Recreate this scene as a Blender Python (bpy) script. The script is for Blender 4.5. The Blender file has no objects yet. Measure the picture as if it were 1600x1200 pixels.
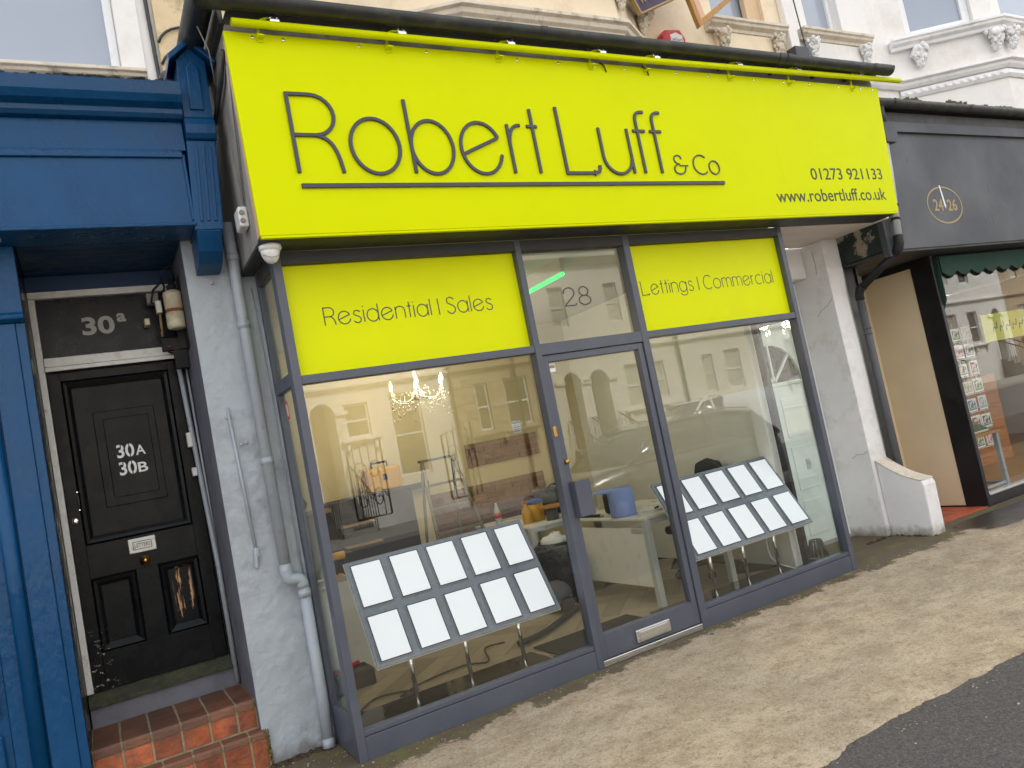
import bpy, bmesh, math, random
from mathutils import Vector, Matrix, noise as mnoise
random.seed(7)
S = bpy.context.scene
COL = S.collection
R = math.radians
# ---------------------------------------------------------------- camera
cam_d = bpy.data.cameras.new('camera'); cam = bpy.data.objects.new('camera', cam_d); COL.objects.link(cam)
cam_d.sensor_width = 36.0; cam_d.lens = 36.0 * 1197.04 / 1600.0
cam_d.clip_start = 0.05; cam_d.clip_end = 2000
cr = Vector((0.86214159, -0.46849028, -0.1929475)); cu = Vector((0.13377441, -0.15682581, 0.97852444)); cf = Vector((0.48868834, 0.86943805, 0.07253404))
M = Matrix(((cr.x, cu.x, -cf.x, -1.09874), (cr.y, cu.y, -cf.y, -4.33091), (cr.z, cu.z, -cf.z, 1.60632), (0, 0, 0, 1)))
cam.matrix_world = M
S.camera = cam
# ---------------------------------------------------------------- sky, sun, exposure
SUN_EL, SUN_AZ = R(48), R(18)           # azimuth clockwise from +Y: a hazy sun behind the shops lights the far side of the street
w = bpy.data.worlds.new('World'); S.world = w; w.use_nodes = True
nt = w.node_tree; nt.nodes.clear()
o_ = nt.nodes.new('ShaderNodeOutputWorld'); bg = nt.nodes.new('ShaderNodeBackground')
sky = nt.nodes.new('ShaderNodeTexSky'); sky.sky_type = 'NISHITA'; sky.sun_disc = False
sky.sun_elevation = SUN_EL; sky.sun_rotation = SUN_AZ; sky.air_density = 1.0; sky.dust_density = 5.0; sky.ozone_density = 1.0
hs = nt.nodes.new('ShaderNodeHueSaturation'); hs.inputs['Saturation'].default_value = 0.22
# thin overcast: clouds even the clear-sky gradient out
tc = nt.nodes.new('ShaderNodeTexCoord'); cn = nt.nodes.new('ShaderNodeTexNoise'); cn.inputs['Scale'].default_value = 2.2; cn.inputs['Detail'].default_value = 2
mp = nt.nodes.new('ShaderNodeMapRange'); mp.inputs[1].default_value = 0.3; mp.inputs[2].default_value = 0.75; mp.inputs[3].default_value = 0.8; mp.inputs[4].default_value = 1.25
mx = nt.nodes.new('ShaderNodeMix'); mx.data_type = 'RGBA'; mx.inputs[0].default_value = 0.55; mx.inputs[7].default_value = (10.5, 10.9, 11.6, 1)
ml = nt.nodes.new('ShaderNodeMix'); ml.data_type = 'RGBA'; ml.blend_type = 'MULTIPLY'; ml.inputs[0].default_value = 1.0
nt.links.new(sky.outputs[0], hs.inputs['Color']); nt.links.new(hs.outputs[0], mx.inputs[6])
nt.links.new(tc.outputs['Generated'], cn.inputs['Vector']); nt.links.new(cn.outputs['Fac'], mp.inputs[0])
nt.links.new(mx.outputs[2], ml.inputs[6]); nt.links.new(mp.outputs[0], ml.inputs[7])
nt.links.new(ml.outputs[2], bg.inputs['Color']); bg.inputs['Strength'].default_value = 0.13
nt.links.new(bg.outputs[0], o_.inputs[0])
sl = bpy.data.lights.new('sun', 'SUN'); sl.energy = 4.8; sl.angle = R(12); sl.color = (1.0, 0.98, 0.95)
sun = bpy.data.objects.new('sun', sl); COL.objects.link(sun); sun.location = (4, 12, 14)
d_ = Vector((math.sin(SUN_AZ) * math.cos(SUN_EL), math.cos(SUN_AZ) * math.cos(SUN_EL), math.sin(SUN_EL)))
sun.rotation_euler = (-d_).to_track_quat('-Z', 'Y').to_euler()
S.view_settings.view_transform = 'Standard'; S.view_settings.look = 'None'; S.view_settings.gamma = 1.0
S.view_settings.exposure = 0.8; S.view_settings.use_curve_mapping = False
try:
    S.cycles.max_bounces = 7; S.cycles.diffuse_bounces = 3; S.cycles.transparent_max_bounces = 24; S.cycles.glossy_bounces = 3; S.cycles.transmission_bounces = 6; S.cycles.caustics_reflective = False; S.cycles.caustics_refractive = False
except Exception: pass

# ---------------------------------------------------------------- materials
MATS = {}
def lin(c):
    return tuple(((v / 255.0) / 12.92 if v / 255.0 <= 0.04045 else ((v / 255.0 + 0.055) / 1.055) ** 2.4) for v in c)
def mat(name, col, rough=0.6, metal=0.0, var=0.08, vscale=6.0, bump=0.0, bscale=60.0, spec=0.5, dirt=None, dscale=2.5, damt=0.5, rnd=0.0, emit=None, estr=0.0, coat=0.0, stretch=None, rvar=0.12, dlo=0.5, dhi=0.72):
    """procedural surface: base colour broken up by two noises, optional dirt colour, bump and per-object variation"""
    if name in MATS: return MATS[name]
    m = bpy.data.materials.new(name); m.use_nodes = True; MATS[name] = m
    t = m.node_tree; N = t.nodes; L = t.links; p = N['Principled BSDF']
    tc = N.new('ShaderNodeTexCoord'); src = tc.outputs['Object']
    if stretch:
        mpn = N.new('ShaderNodeMapping'); mpn.inputs['Scale'].default_value = stretch; L.new(src, mpn.inputs[0]); src = mpn.outputs[0]
    n1 = N.new('ShaderNodeTexNoise'); n1.inputs['Scale'].default_value = vscale; n1.inputs['Detail'].default_value = 3; n1.inputs['Roughness'].default_value = 0.65; L.new(src, n1.inputs['Vector'])
    ra = N.new('ShaderNodeMapRange'); ra.inputs[1].default_value = 0.3; ra.inputs[2].default_value = 0.7; ra.inputs[3].default_value = 1 - var; ra.inputs[4].default_value = 1 + var; L.new(n1.outputs['Fac'], ra.inputs[0])
    hv = N.new('ShaderNodeHueSaturation'); hv.inputs['Color'].default_value = (*col, 1)
    val = ra.outputs[0]
    if rnd:
        oi = N.new('ShaderNodeObjectInfo'); rr = N.new('ShaderNodeMapRange'); rr.inputs[3].default_value = 1 - rnd; rr.inputs[4].default_value = 1 + rnd; L.new(oi.outputs['Random'], rr.inputs[0])
        mu = N.new('ShaderNodeMath'); mu.operation = 'MULTIPLY'; L.new(val, mu.inputs[0]); L.new(rr.outputs[0], mu.inputs[1]); val = mu.outputs[0]
    L.new(val, hv.inputs['Value']); c = hv.outputs[0]
    if dirt is not None:
        n2 = N.new('ShaderNodeTexNoise'); n2.inputs['Scale'].default_value = dscale; n2.inputs['Detail'].default_value = 5; n2.inputs['Roughness'].default_value = 0.7; L.new(src, n2.inputs['Vector'])
        rb = N.new('ShaderNodeMapRange'); rb.inputs[1].default_value = dlo; rb.inputs[2].default_value = dhi; rb.inputs[3].default_value = 0; rb.inputs[4].default_value = damt; L.new(n2.outputs['Fac'], rb.inputs[0])
        mc = N.new('ShaderNodeMix'); mc.data_type = 'RGBA'; mc.inputs[7].default_value = (*dirt, 1); L.new(rb.outputs[0], mc.inputs[0]); L.new(c, mc.inputs[6]); c = mc.outputs[2]
    L.new(c, p.inputs['Base Color'])
    rc = N.new('ShaderNodeMapRange'); rc.inputs[1].default_value = 0.3; rc.inputs[2].default_value = 0.7; rc.inputs[3].default_value = max(0.02, rough - rvar); rc.inputs[4].default_value = min(1, rough + rvar); L.new(n1.outputs['Fac'], rc.inputs[0]); L.new(rc.outputs[0], p.inputs['Roughness'])
    p.inputs['Metallic'].default_value = metal; p.inputs['Specular IOR Level'].default_value = spec
    if coat: p.inputs['Coat Weight'].default_value = coat; p.inputs['Coat Roughness'].default_value = 0.08
    if bump:
        n3 = N.new('ShaderNodeTexNoise'); n3.inputs['Scale'].default_value = bscale; n3.inputs['Detail'].default_value = 3; n3.inputs['Roughness'].default_value = 0.6; L.new(src, n3.inputs['Vector'])
        b = N.new('ShaderNodeBump'); b.inputs['Strength'].default_value = bump; b.inputs['Distance'].default_value = 0.02; L.new(n3.outputs['Fac'], b.inputs['Height']); L.new(b.outputs[0], p.inputs['Normal'])
    if emit:
        p.inputs['Emission Color'].default_value = (*emit, 1); p.inputs['Emission Strength'].default_value = estr
    return m
def glass(name, tint=(0.93, 0.97, 0.95), refl=0.13, rough=0.0):
    """window glass: clear, with a mirror film that strengthens at grazing angles"""
    m = bpy.data.materials.new(name); m.use_nodes = True; MATS[name] = m
    t = m.node_tree; N = t.nodes; L = t.links; N.clear()
    o = N.new('ShaderNodeOutputMaterial'); mixn = N.new('ShaderNodeMixShader'); tr = N.new('ShaderNodeBsdfTransparent'); gl = N.new('ShaderNodeBsdfGlossy')
    tr.inputs[0].default_value = (*tint, 1); gl.inputs['Roughness'].default_value = rough; gl.inputs['Color'].default_value = (1, 1, 1, 1)
    ge = N.new('ShaderNodeNewGeometry'); dt = N.new('ShaderNodeVectorMath'); dt.operation = 'DOT_PRODUCT'; L.new(ge.outputs['Normal'], dt.inputs[0]); L.new(ge.outputs['Incoming'], dt.inputs[1])
    def mth(op, a, b):
        x = N.new('ShaderNodeMath'); x.operation = op
        for i, q in enumerate((a, b)):
            if q is None: continue
            if isinstance(q, (int, float)): x.inputs[i].default_value = q
            else: L.new(q, x.inputs[i])
        return x.outputs[0]
    ab = mth('ABSOLUTE', dt.outputs['Value'], None); sc = mth('POWER', mth('SUBTRACT', 1.0, ab), 5.0)
    ad = N.new('ShaderNodeMath'); ad.operation = 'ADD'; ad.use_clamp = True; ad.inputs[1].default_value = refl; L.new(mth('MULTIPLY', sc, 1 - refl), ad.inputs[0])
    L.new(ad.outputs[0], mixn.inputs[0]); L.new(tr.outputs[0], mixn.inputs[1]); L.new(gl.outputs[0], mixn.inputs[2]); L.new(mixn.outputs[0], o.inputs[0])
    return m
def emis(name, col, s):
    m = bpy.data.materials.new(name); m.use_nodes = True; MATS[name] = m
    p = m.node_tree.nodes['Principled BSDF']; p.inputs['Base Color'].default_value = (*[min(1, c) * 0.5 for c in col], 1); p.inputs['Emission Color'].default_value = (*col, 1); p.inputs['Emission Strength'].default_value = s; p.inputs['Roughness'].default_value = 0.25
    return m

# ---------------------------------------------------------------- mesh builder
class MB:
    def __init__(s): s.v = []; s.f = []; s.sm = []
    def add(s, vs, fs, smooth=False):
        o = len(s.v); s.v += [tuple(v) for v in vs]
        for f in fs: s.f.append(tuple(i + o for i in f)); s.sm.append(smooth)
        return s
    def box(s, x0, x1, y0, y1, z0, z1):
        x0, x1 = min(x0, x1), max(x0, x1); y0, y1 = min(y0, y1), max(y0, y1); z0, z1 = min(z0, z1), max(z0, z1)
        return s.add([(x0, y0, z0), (x1, y0, z0), (x1, y1, z0), (x0, y1, z0), (x0, y0, z1), (x1, y0, z1), (x1, y1, z1), (x0, y1, z1)], [(0, 3, 2, 1), (4, 5, 6, 7), (0, 1, 5, 4), (1, 2, 6, 5), (2, 3, 7, 6), (3, 0, 4, 7)])
    def prism(s, poly, axis, a, b):
        """poly: 2-D outline; axis 'x': (y,z), 'y': (x,z), 'z': (x,y), extruded from a to b"""
        n = len(poly)
        mk = {'x': lambda p, t: (t, p[0], p[1]), 'y': lambda p, t: (p[0], t, p[1]), 'z': lambda p, t: (p[0], p[1], t)}[axis]
        vs = [mk(p, a) for p in poly] + [mk(p, b) for p in poly]
        fs = [tuple(range(n)), tuple(range(2 * n - 1, n - 1, -1))] + [(i, i + n, (i + 1) % n + n, (i + 1) % n) for i in range(n)]
        return s.add(vs, fs)
    def tube(s, pts, r, n=8, caps=True, smooth=True):
        pts = [Vector(p) for p in pts]; k = len(pts); rs = r if isinstance(r, (list, tuple)) else [r] * k
        vs = []; up = None
        for i, p in enumerate(pts):
            t = (pts[min(i + 1, k - 1)] - pts[max(i - 1, 0)]).normalized()
            if up is None:
                up = Vector((0, 0, 1)) if abs(t.z) < 0.9 else Vector((1, 0, 0))
            a = t.cross(up)
            if a.length < 1e-5: a = t.cross(Vector((0.3, 0.9, 0.1)))
            a.normalize(); b = a.cross(t).normalized(); up = b
            for j in range(n):
                q = 2 * math.pi * j / n; vs.append(p + (a * math.cos(q) + b * math.sin(q)) * rs[i])
        fs = []
        for i in range(k - 1):
            for j in range(n):
                fs.append((i * n + j, i * n + (j + 1) % n, (i + 1) * n + (j + 1) % n, (i + 1) * n + j))
        s.add(vs, fs, smooth)
        if caps:
            o = len(s.v) - len(vs); s.f.append(tuple(o + j for j in range(n))[::-1]); s.sm.append(False); s.f.append(tuple(o + (k - 1) * n + j for j in range(n))); s.sm.append(False)
        return s
    def lathe(s, prof, n=16, c=(0, 0, 0), axis='z'):
        vs = []; k = len(prof)
        for (r, h) in prof:
            for j in range(n):
                q = 2 * math.pi * j / n; x, y = r * math.cos(q), r * math.sin(q)
                vs.append((c[0] + x, c[1] + y, c[2] + h) if axis == 'z' else ((c[0] + x, c[1] + h, c[2] + y) if axis == 'y' else (c[0] + h, c[1] + x, c[2] + y)))
        fs = [(i * n + j, i * n + (j + 1) % n, (i + 1) * n + (j + 1) % n, (i + 1) * n + j) for i in range(k - 1) for j in range(n)]
        if axis == 'y': fs = [f[::-1] for f in fs]
        s.add(vs, fs, True)
        o = len(s.v) - len(vs); s.f.append(tuple(o + j for j in range(n))[::-1]); s.sm.append(False); s.f.append(tuple(o + (k - 1) * n + j for j in range(n))); s.sm.append(False)
        return s
    def blob(s, c, r, n=10, m=7, wob=0.0, seed=0):
        rg = random.Random(seed); vs = []; fs = []
        for i in range(m + 1):
            th = math.pi * i / m
            for j in range(n):
                q = 2 * math.pi * j / n; k = 1 + wob * (rg.random() - 0.5) * 2
                vs.append((c[0] + r[0] * math.sin(th) * math.cos(q) * k, c[1] + r[1] * math.sin(th) * math.sin(q) * k, c[2] + r[2] * math.cos(th) * k))
        for i in range(m):
            for j in range(n): fs.append((i * n + j, (i + 1) * n + j, (i + 1) * n + (j + 1) % n, i * n + (j + 1) % n))
        return s.add(vs, fs, True)
    def xform(s, m4):
        s.v = [tuple(m4 @ Vector(v)) for v in s.v]; return s
OFF = {}
def finish(o, mb, material, bevel, seg):
    me = o.data
    for p, q in zip(me.polygons, mb.sm): p.use_smooth = q
    bm = bmesh.new(); bm.from_mesh(me); bmesh.ops.recalc_face_normals(bm, faces=bm.faces); bm.to_mesh(me); bm.free()
    me.materials.append(MATS[material] if isinstance(material, str) else material)
    if bevel:
        b = o.modifiers.new('bevel', 'BEVEL'); b.width = bevel; b.segments = seg; b.limit_method = 'ANGLE'; b.angle_limit = R(40)
def part(name, mb, material, parent, bevel=0, seg=2):
    """child mesh; its vertices are given in the frame of the thing at the top of its tree"""
    off = OFF[parent.name]
    me = bpy.data.meshes.new(name); me.from_pydata([(v[0] - off[0], v[1] - off[1], v[2] - off[2]) for v in mb.v], [], mb.f); me.update()
    o = bpy.data.objects.new(name, me); COL.objects.link(o); o.parent = parent
    OFF[o.name] = off
    finish(o, mb, material, bevel, seg)
    return o
def thing(name, label, cat, loc=(0, 0, 0), group=None):
    o = bpy.data.objects.new(name, None); COL.objects.link(o); o.location = loc; o.empty_display_size = 0.1
    o['label'] = label; o['category'] = cat
    if group: o['group'] = group
    OFF[o.name] = tuple(loc)
    return o
def solo(name, mb, material, label=None, cat=None, group=None, kind=None, bevel=0, seg=2):
    """a thing that is one mesh, its origin at the middle of its base"""
    xs = [v[0] for v in mb.v]; ys = [v[1] for v in mb.v]; zs = [v[2] for v in mb.v]
    c = ((min(xs) + max(xs)) / 2, (min(ys) + max(ys)) / 2, min(zs))
    me = bpy.data.meshes.new(name); me.from_pydata([(v[0] - c[0], v[1] - c[1], v[2] - c[2]) for v in mb.v], [], mb.f); me.update()
    o = bpy.data.objects.new(name, me); COL.objects.link(o); o.location = c; OFF[o.name] = c
    finish(o, mb, material, bevel, seg)
    if label: o['label'] = label; o['category'] = cat
    if group: o['group'] = group
    if kind: o['kind'] = kind
    return o
def share(src, loc, rotz=0.0, parent=None):
    o = src.copy(); COL.objects.link(o); o.parent = parent if parent else src.parent; o.location = loc; o.rotation_euler = (0, 0, rotz); OFF[o.name] = OFF[src.name]; return o
def tree_copy(root, loc, rotz=0.0, label=None):
    c = root.copy(); COL.objects.link(c); c.location = loc; c.rotation_euler = (0, 0, rotz); OFF[c.name] = tuple(loc)
    if label: c['label'] = label
    for ch in root.children:
        k = ch.copy(); COL.objects.link(k); k.parent = c
        for g in ch.children:
            q = g.copy(); COL.objects.link(q); q.parent = k
    return c
def B(*a): return MB().box(*a)
def bez(p0, p1, p2, p3, n=10):
    r = []
    for i in range(n + 1):
        t = i / n; u = 1 - t
        r.append(tuple(u ** 3 * a + 3 * u * u * t * b + 3 * u * t * t * c + t ** 3 * d for a, b, c, d in zip(p0, p1, p2, p3)))
    return r
def wall_holes(mb, u0, u1, z0, z1, holes, ya, yb):
    """wall slab between planes y=ya and y=yb with rectangular openings (u0,u1,z0,z1), reveals included"""
    us = sorted(set([u0, u1] + [h[0] for h in holes] + [h[1] for h in holes])); zs = sorted(set([z0, z1] + [h[2] for h in holes] + [h[3] for h in holes]))
    us = [u for u in us if u0 <= u <= u1]; zs = [z for z in zs if z0 <= z <= z1]
    for i in range(len(us) - 1):
        j = 0
        while j < len(zs) - 1:
            cu = (us[i] + us[i + 1]) / 2
            inside = lambda k: any(h[0] < cu < h[1] and h[2] < (zs[k] + zs[k + 1]) / 2 < h[3] for h in holes)
            if inside(j): j += 1; continue
            k = j
            while k + 1 < len(zs) - 1 and not inside(k + 1): k += 1
            mb.box(us[i], us[i + 1], ya, yb, zs[j], zs[k + 1]); j = k + 1
    return mb

# ---------------------------------------------------------------- lettering
def arc(cx, cy, rx, ry, a0, a1, n=16):
    return [(cx + rx * math.cos(R(a0 + (a1 - a0) * i / n)), cy + ry * math.sin(R(a0 + (a1 - a0) * i / n))) for i in range(n + 1)]
XH = 0.71
GL = {
 'R': (0.55, [[(0, 0), (0, 1), (0.27, 1)], [(0.255, 1)] + arc(0.27, 0.74, 0.25, 0.26, 88, -90, 12) + [(0.02, 0.48)], bez((0.27, 0.48), (0.46, 0.44), (0.5, 0.3), (0.53, 0))]),
 'o': (0.64, [arc(0.32, 0.355, 0.32, 0.365, 90, 450, 36)]),
 'b': (0.62, [[(0, 0), (0, 1)], arc(0.30, 0.355, 0.30, 0.365, 180, 540, 36)]),
 'd': (0.62, [[(0.6, 0), (0.6, 1)], arc(0.30, 0.355, 0.30, 0.365, 0, 360, 36)]),
 'a': (0.62, [[(0.6, 0), (0.6, 0.71)], arc(0.30, 0.355, 0.30, 0.365, 0, 360, 36)]),
 'e': (0.62, [[(0.03, 0.27), (0.585, 0.505)], arc(0.31, 0.355, 0.31, 0.365, 24, 342, 32) + [(0.62, 0.26)]]),
 'c': (0.56, [arc(0.31, 0.355, 0.31, 0.365, 48, 312, 26)]),
 'C': (0.72, [arc(0.40, 0.5, 0.40, 0.51, 48, 312, 30)]),
 'r': (0.24, [[(0, 0), (0, XH)], bez((0, 0.42), (0.02, 0.62), (0.1, 0.71), (0.23, 0.70))]),
 't': (0.22, [[(0.12, 0), (0.12, 0.95)], [(0, 0.69), (0.22, 0.69)]]),
 'L': (0.60, [[(0, 1), (0, 0), (0.48, 0)] + bez((0.48, 0), (0.57, 0), (0.6, 0.03), (0.6, 0.12), 5)]),
 'u': (0.53, [[(0, XH), (0, 0.28)] + arc(0.26, 0.27, 0.26, 0.28, 180, 360, 16)[1:] + [(0.52, 0.30)], [(0.52, XH), (0.52, 0)]]),
 'n': (0.50, [[(0, 0), (0, XH)], [(0, 0.42)] + arc(0.25, 0.46, 0.25, 0.26, 180, 0, 14)[1:] + [(0.5, 0)]]),
 'm': (0.82, [[(0, 0), (0, XH)], [(0, 0.45)] + arc(0.205, 0.5, 0.205, 0.22, 180, 0, 12)[1:] + [(0.41, 0)], [(0.41, 0.45)] + arc(0.615, 0.5, 0.205, 0.22, 180, 0, 12)[1:] + [(0.82, 0)]]),
 'f': (0.30, [[(0.10, 0), (0.10, 0.84)] + bez((0.10, 0.84), (0.10, 0.97), (0.18, 1.0), (0.30, 0.99), 8)[1:], [(0, 0.68), (0.26, 0.68)]]),
 'i': (0.02, [[(0, 0), (0, XH)], [(0, 0.86), (0, 0.93)]]),
 'l': (0.02, [[(0, 0), (0, 1)]]),
 '|': (0.02, [[(0, -0.02), (0, 0.98)]]),
 's': (0.40, [bez((0.36, 0.60), (0.28, 0.75), (0.04, 0.76), (0.04, 0.54)) + bez((0.04, 0.54), (0.04, 0.38), (0.38, 0.40), (0.38, 0.19))[1:] + bez((0.38, 0.19), (0.38, -0.06), (0.06, -0.06), (0.01, 0.13))[1:]]),
 'S': (0.50, [bez((0.46, 0.84), (0.38, 1.05), (0.05, 1.08), (0.05, 0.76)) + bez((0.05, 0.76), (0.05, 0.54), (0.48, 0.56), (0.48, 0.27))[1:] + bez((0.48, 0.27), (0.48, -0.08), (0.07, -0.09), (0.01, 0.20))[1:]]),
 'g': (0.62, [arc(0.30, 0.355, 0.30, 0.365, 0, 360, 36), [(0.6, XH), (0.6, -0.03)] + bez((0.6, -0.03), (0.6, -0.33), (0.1, -0.35), (0.04, -0.10), 10)[1:]]),
 '2': (0.52, [bez((0.02, 0.70), (0.02, 1.1), (0.5, 1.1), (0.5, 0.72)) + bez((0.5, 0.72), (0.5, 0.5), (0.2, 0.3), (0.0, 0.0))[1:] + [(0.44, 0.0)] + bez((0.44, 0), (0.5, 0), (0.52, 0.04), (0.52, 0.12), 5)[1:]]),
 '8': (0.54, [arc(0.27, 0.75, 0.21, 0.25, -90, 270, 28), arc(0.27, 0.25, 0.27, 0.26, 90, 450, 28)]),
 '&': (0.60, [bez((0.60, 0.44), (0.56, 0.02), (0.36, 0.0), (0.25, 0.0)) + bez((0.25, 0), (-0.08, 0.0), (-0.08, 0.5), (0.3, 0.53))[1:], bez((0.32, 0.53), (-0.02, 0.56), (0.02, 1.0), (0.26, 1.0)) + bez((0.26, 1.0), (0.42, 1.0), (0.44, 0.86), (0.42, 0.80))[1:], [(0.30, 0.45), (0.74, 0.45)]]),
}
def ribbon(mb, path, w, y0, y1):
    """flat stroke of width w along a path of (x, z), thick from y0 to y1"""
    n = len(path); closed = (abs(path[0][0] - path[-1][0]) + abs(path[0][1] - path[-1][1])) < 1e-6 and n > 4
    Ls = []; Rs = []
    for i in range(n):
        def dr(a, b):
            x, z = path[b][0] - path[a][0], path[b][1] - path[a][1]; l = math.hypot(x, z) or 1; return x / l, z / l
        ds = []
        if i > 0: ds.append(dr(i - 1, i))
        elif closed: ds.append(dr(n - 2, n - 1))
        if i < n - 1: ds.append(dr(i, i + 1))
        elif closed: ds.append(dr(0, 1))
        tx = sum(d[0] for d in ds); tz = sum(d[1] for d in ds); l = math.hypot(tx, tz) or 1; tx /= l; tz /= l
        k = 1.0
        if len(ds) == 2:
            c = abs(tx * ds[0][0] + tz * ds[0][1]); k = 1 / max(c, 0.5)
        nx, nz = -tz * w / 2 * k, tx * w / 2 * k
        Ls.append((path[i][0] + nx, path[i][1] + nz)); Rs.append((path[i][0] - nx, path[i][1] - nz))
    vs = []
    for a, b in zip(Ls, Rs): vs += [(a[0], y0, a[1]), (b[0], y0, b[1]), (b[0], y1, b[1]), (a[0], y1, a[1])]
    fs = []
    for i in range(n - 1):
        q = i * 4; r = q + 4
        for j in range(4): fs.append((q + j, q + (j + 1) % 4, r + (j + 1) % 4, r + j))
    if not closed: fs += [(0, 1, 2, 3), ((n - 1) * 4 + 3, (n - 1) * 4 + 2, (n - 1) * 4 + 1, (n - 1) * 4)]
    mb.add(vs, fs)
def glyph(ch, x0, z0, h, w, y0, y1, width=None):
    wd, ps = GL[ch]; sx = (width - w) / wd if width else h; mb = MB()
    ox = x0 + w / 2 if width else x0
    for k, p in enumerate(ps): ribbon(mb, [(ox + a * sx, z0 + w / 2 + b * (h - w)) for a, b in p], w, y0 + 0.0012 * k, y1 + 0.0001 * k)
    return mb
def line_of(text, x0, x1, z0, h, w, y0, y1, mtl, parent, track=0.14, space=0.34):
    tot = 0
    for i, c in enumerate(text): tot += space if c == ' ' else GL[c][0] + track
    tot -= track; k = (x1 - x0) / tot; x = x0
    for c in text:
        if c == ' ': x += space * k; continue
        mb = MB()
        for q, p in enumerate(GL[c][1]): ribbon(mb, [(x + a * k, z0 + b * h) for a, b in p], w, y0 + 0.0002 * q, y1 + 0.00005 * q)
        part('letter', mb, mtl, parent); x += (GL[c][0] + track) * k
def typeset(body, x0, x1, z0, z1, y0, y1, embolden=0.0, flip=False):
    """built-in font turned to a mesh and fitted to a rectangle of the plane that faces the street"""
    cu = bpy.data.curves.new('t', 'FONT'); cu.body = body; cu.size = 1.0; cu.offset = embolden; cu.extrude = 0.5; cu.resolution_u = 4
    ob = bpy.data.objects.new('t', cu); COL.objects.link(ob); dg = bpy.context.evaluated_depsgraph_get()
    me = bpy.data.meshes.new_from_object(ob.evaluated_get(dg)); bpy.data.objects.remove(ob)
    vs = [v.co.copy() for v in me.vertices]; xa = min(v.x for v in vs); xb = max(v.x for v in vs); ya = min(v.y for v in vs); yb = max(v.y for v in vs)
    mb = MB(); out = []
    for v in vs:
        u = (v.x - xa) / (xb - xa); t = (v.y - ya) / (yb - ya)
        if flip: u = 1 - u
        out.append((x0 + u * (x1 - x0), y0 if v.z > 0 else y1, z0 + t * (z1 - z0)))
    mb.add(out, [tuple(p.vertices) for p in me.polygons]); bpy.data.meshes.remove(me)
    return mb
# ---------------------------------------------------------------- material palette
mat('yellow', (0.67, 0.73, 0.0), 0.30, var=0.02, vscale=1.5, bump=0.015, bscale=2.0, spec=0.04, rvar=0.05, dirt=(0.60, 0.70, 0.0), dscale=3.0, damt=0.15)
mat('panel_yellow', (0.74, 0.79, 0.0), 0.45, var=0.03, vscale=1.2, spec=0.12)
mat('anthracite', lin((80, 84, 96)), 0.42, var=0.05, vscale=4, bump=0.03, bscale=180, dirt=lin((120, 118, 116)), dscale=9, damt=0.16, dlo=0.56)
mat('letter_grey', lin((58, 58, 70)), 0.4, var=0.03)
mat('print_dark', lin((60, 58, 66)), 0.5, var=0.02)
mat('print_green', lin((38, 52, 30)), 0.5, var=0.02)
mat('soffit_dark', lin((52, 52, 52)), 0.6, var=0.1)
mat('blue_paint', lin((5, 66, 110)), 0.30, var=0.13, vscale=3, bump=0.22, bscale=30, stretch=(1, 1, 0.55), spec=0.3, dirt=lin((70, 120, 165)), dscale=55, damt=0.5, dlo=0.66, dhi=0.74)
mat('blue_soffit', lin((14, 50, 90)), 0.5, var=0.1, bump=0.1, bscale=20)
mat('mossy', lin((62, 66, 52)), 0.9, var=0.35, vscale=22, bump=0.6, bscale=60, dirt=lin((96, 92, 60)), dscale=14, damt=0.8)
mat('grey_paint', lin((168, 175, 183)), 0.45, var=0.06, vscale=2.5, bump=0.32, bscale=19, dirt=lin((112, 114, 118)), dscale=3.5, damt=0.55)
mat('grey_pipe', lin((164, 171, 180)), 0.38, var=0.05, bump=0.05, bscale=40, dirt=lin((96, 98, 102)), dscale=14, damt=0.4, dlo=0.56)
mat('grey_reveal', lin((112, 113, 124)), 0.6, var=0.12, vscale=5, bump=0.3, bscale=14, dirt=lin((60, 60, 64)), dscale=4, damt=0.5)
mat('black_gloss', lin((17, 19, 22)), 0.30, var=0.15, vscale=8, bump=0.06, bscale=60, spec=0.25)
mat('white_trim', lin((228, 227, 224)), 0.55, var=0.08, vscale=14, bump=0.15, bscale=50, dirt=lin((130, 122, 106)), dscale=12, damt=0.55, dlo=0.56)
mat('brass', lin((190, 150, 80)), 0.3, 1.0, var=0.15)
mat('chrome', (0.75, 0.75, 0.74), 0.12, 1.0, var=0.05)
mat('alu', (0.68, 0.68, 0.68), 0.35, 1.0, var=0.06, bump=0.03, bscale=200, stretch=(1, 30, 30))
mat('tile', lin((178, 96, 58)), 0.40, var=0.25, vscale=7, bump=0.25, bscale=40, rnd=0.45, dirt=lin((92, 60, 52)), dscale=6, damt=0.9, dlo=0.36)
mat('tile_worn', lin((128, 82, 58)), 0.5, var=0.25, vscale=7, bump=0.25, bscale=40, rnd=0.35, dirt=lin((84, 62, 54)), dscale=5, damt=0.9, dlo=0.34)
mat('grout', lin((150, 136, 110)), 0.9, var=0.25, vscale=25, bump=0.4, bscale=90)
mat('white_render', lin((236, 234, 234)), 0.7, var=0.05, vscale=2.0, bump=0.22, bscale=12, dirt=lin((186, 178, 168)), dscale=3.0, damt=0.5, dlo=0.52)
mat('white_house', lin((232, 228, 224)), 0.7, var=0.04, vscale=2.0, bump=0.15, bscale=10, dirt=lin((190, 180, 165)), dscale=2.0, damt=0.45)
mat('cream_wall', lin((232, 214, 184)), 0.75, var=0.05, vscale=1.6, bump=0.15, bscale=10, dirt=lin((196, 170, 132)), dscale=2.2, damt=0.5)
mat('cream_dirty', lin((218, 196, 156)), 0.8, var=0.14, vscale=6, bump=0.35, bscale=16, dirt=lin((120, 108, 84)), dscale=6, damt=0.85)
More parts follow.
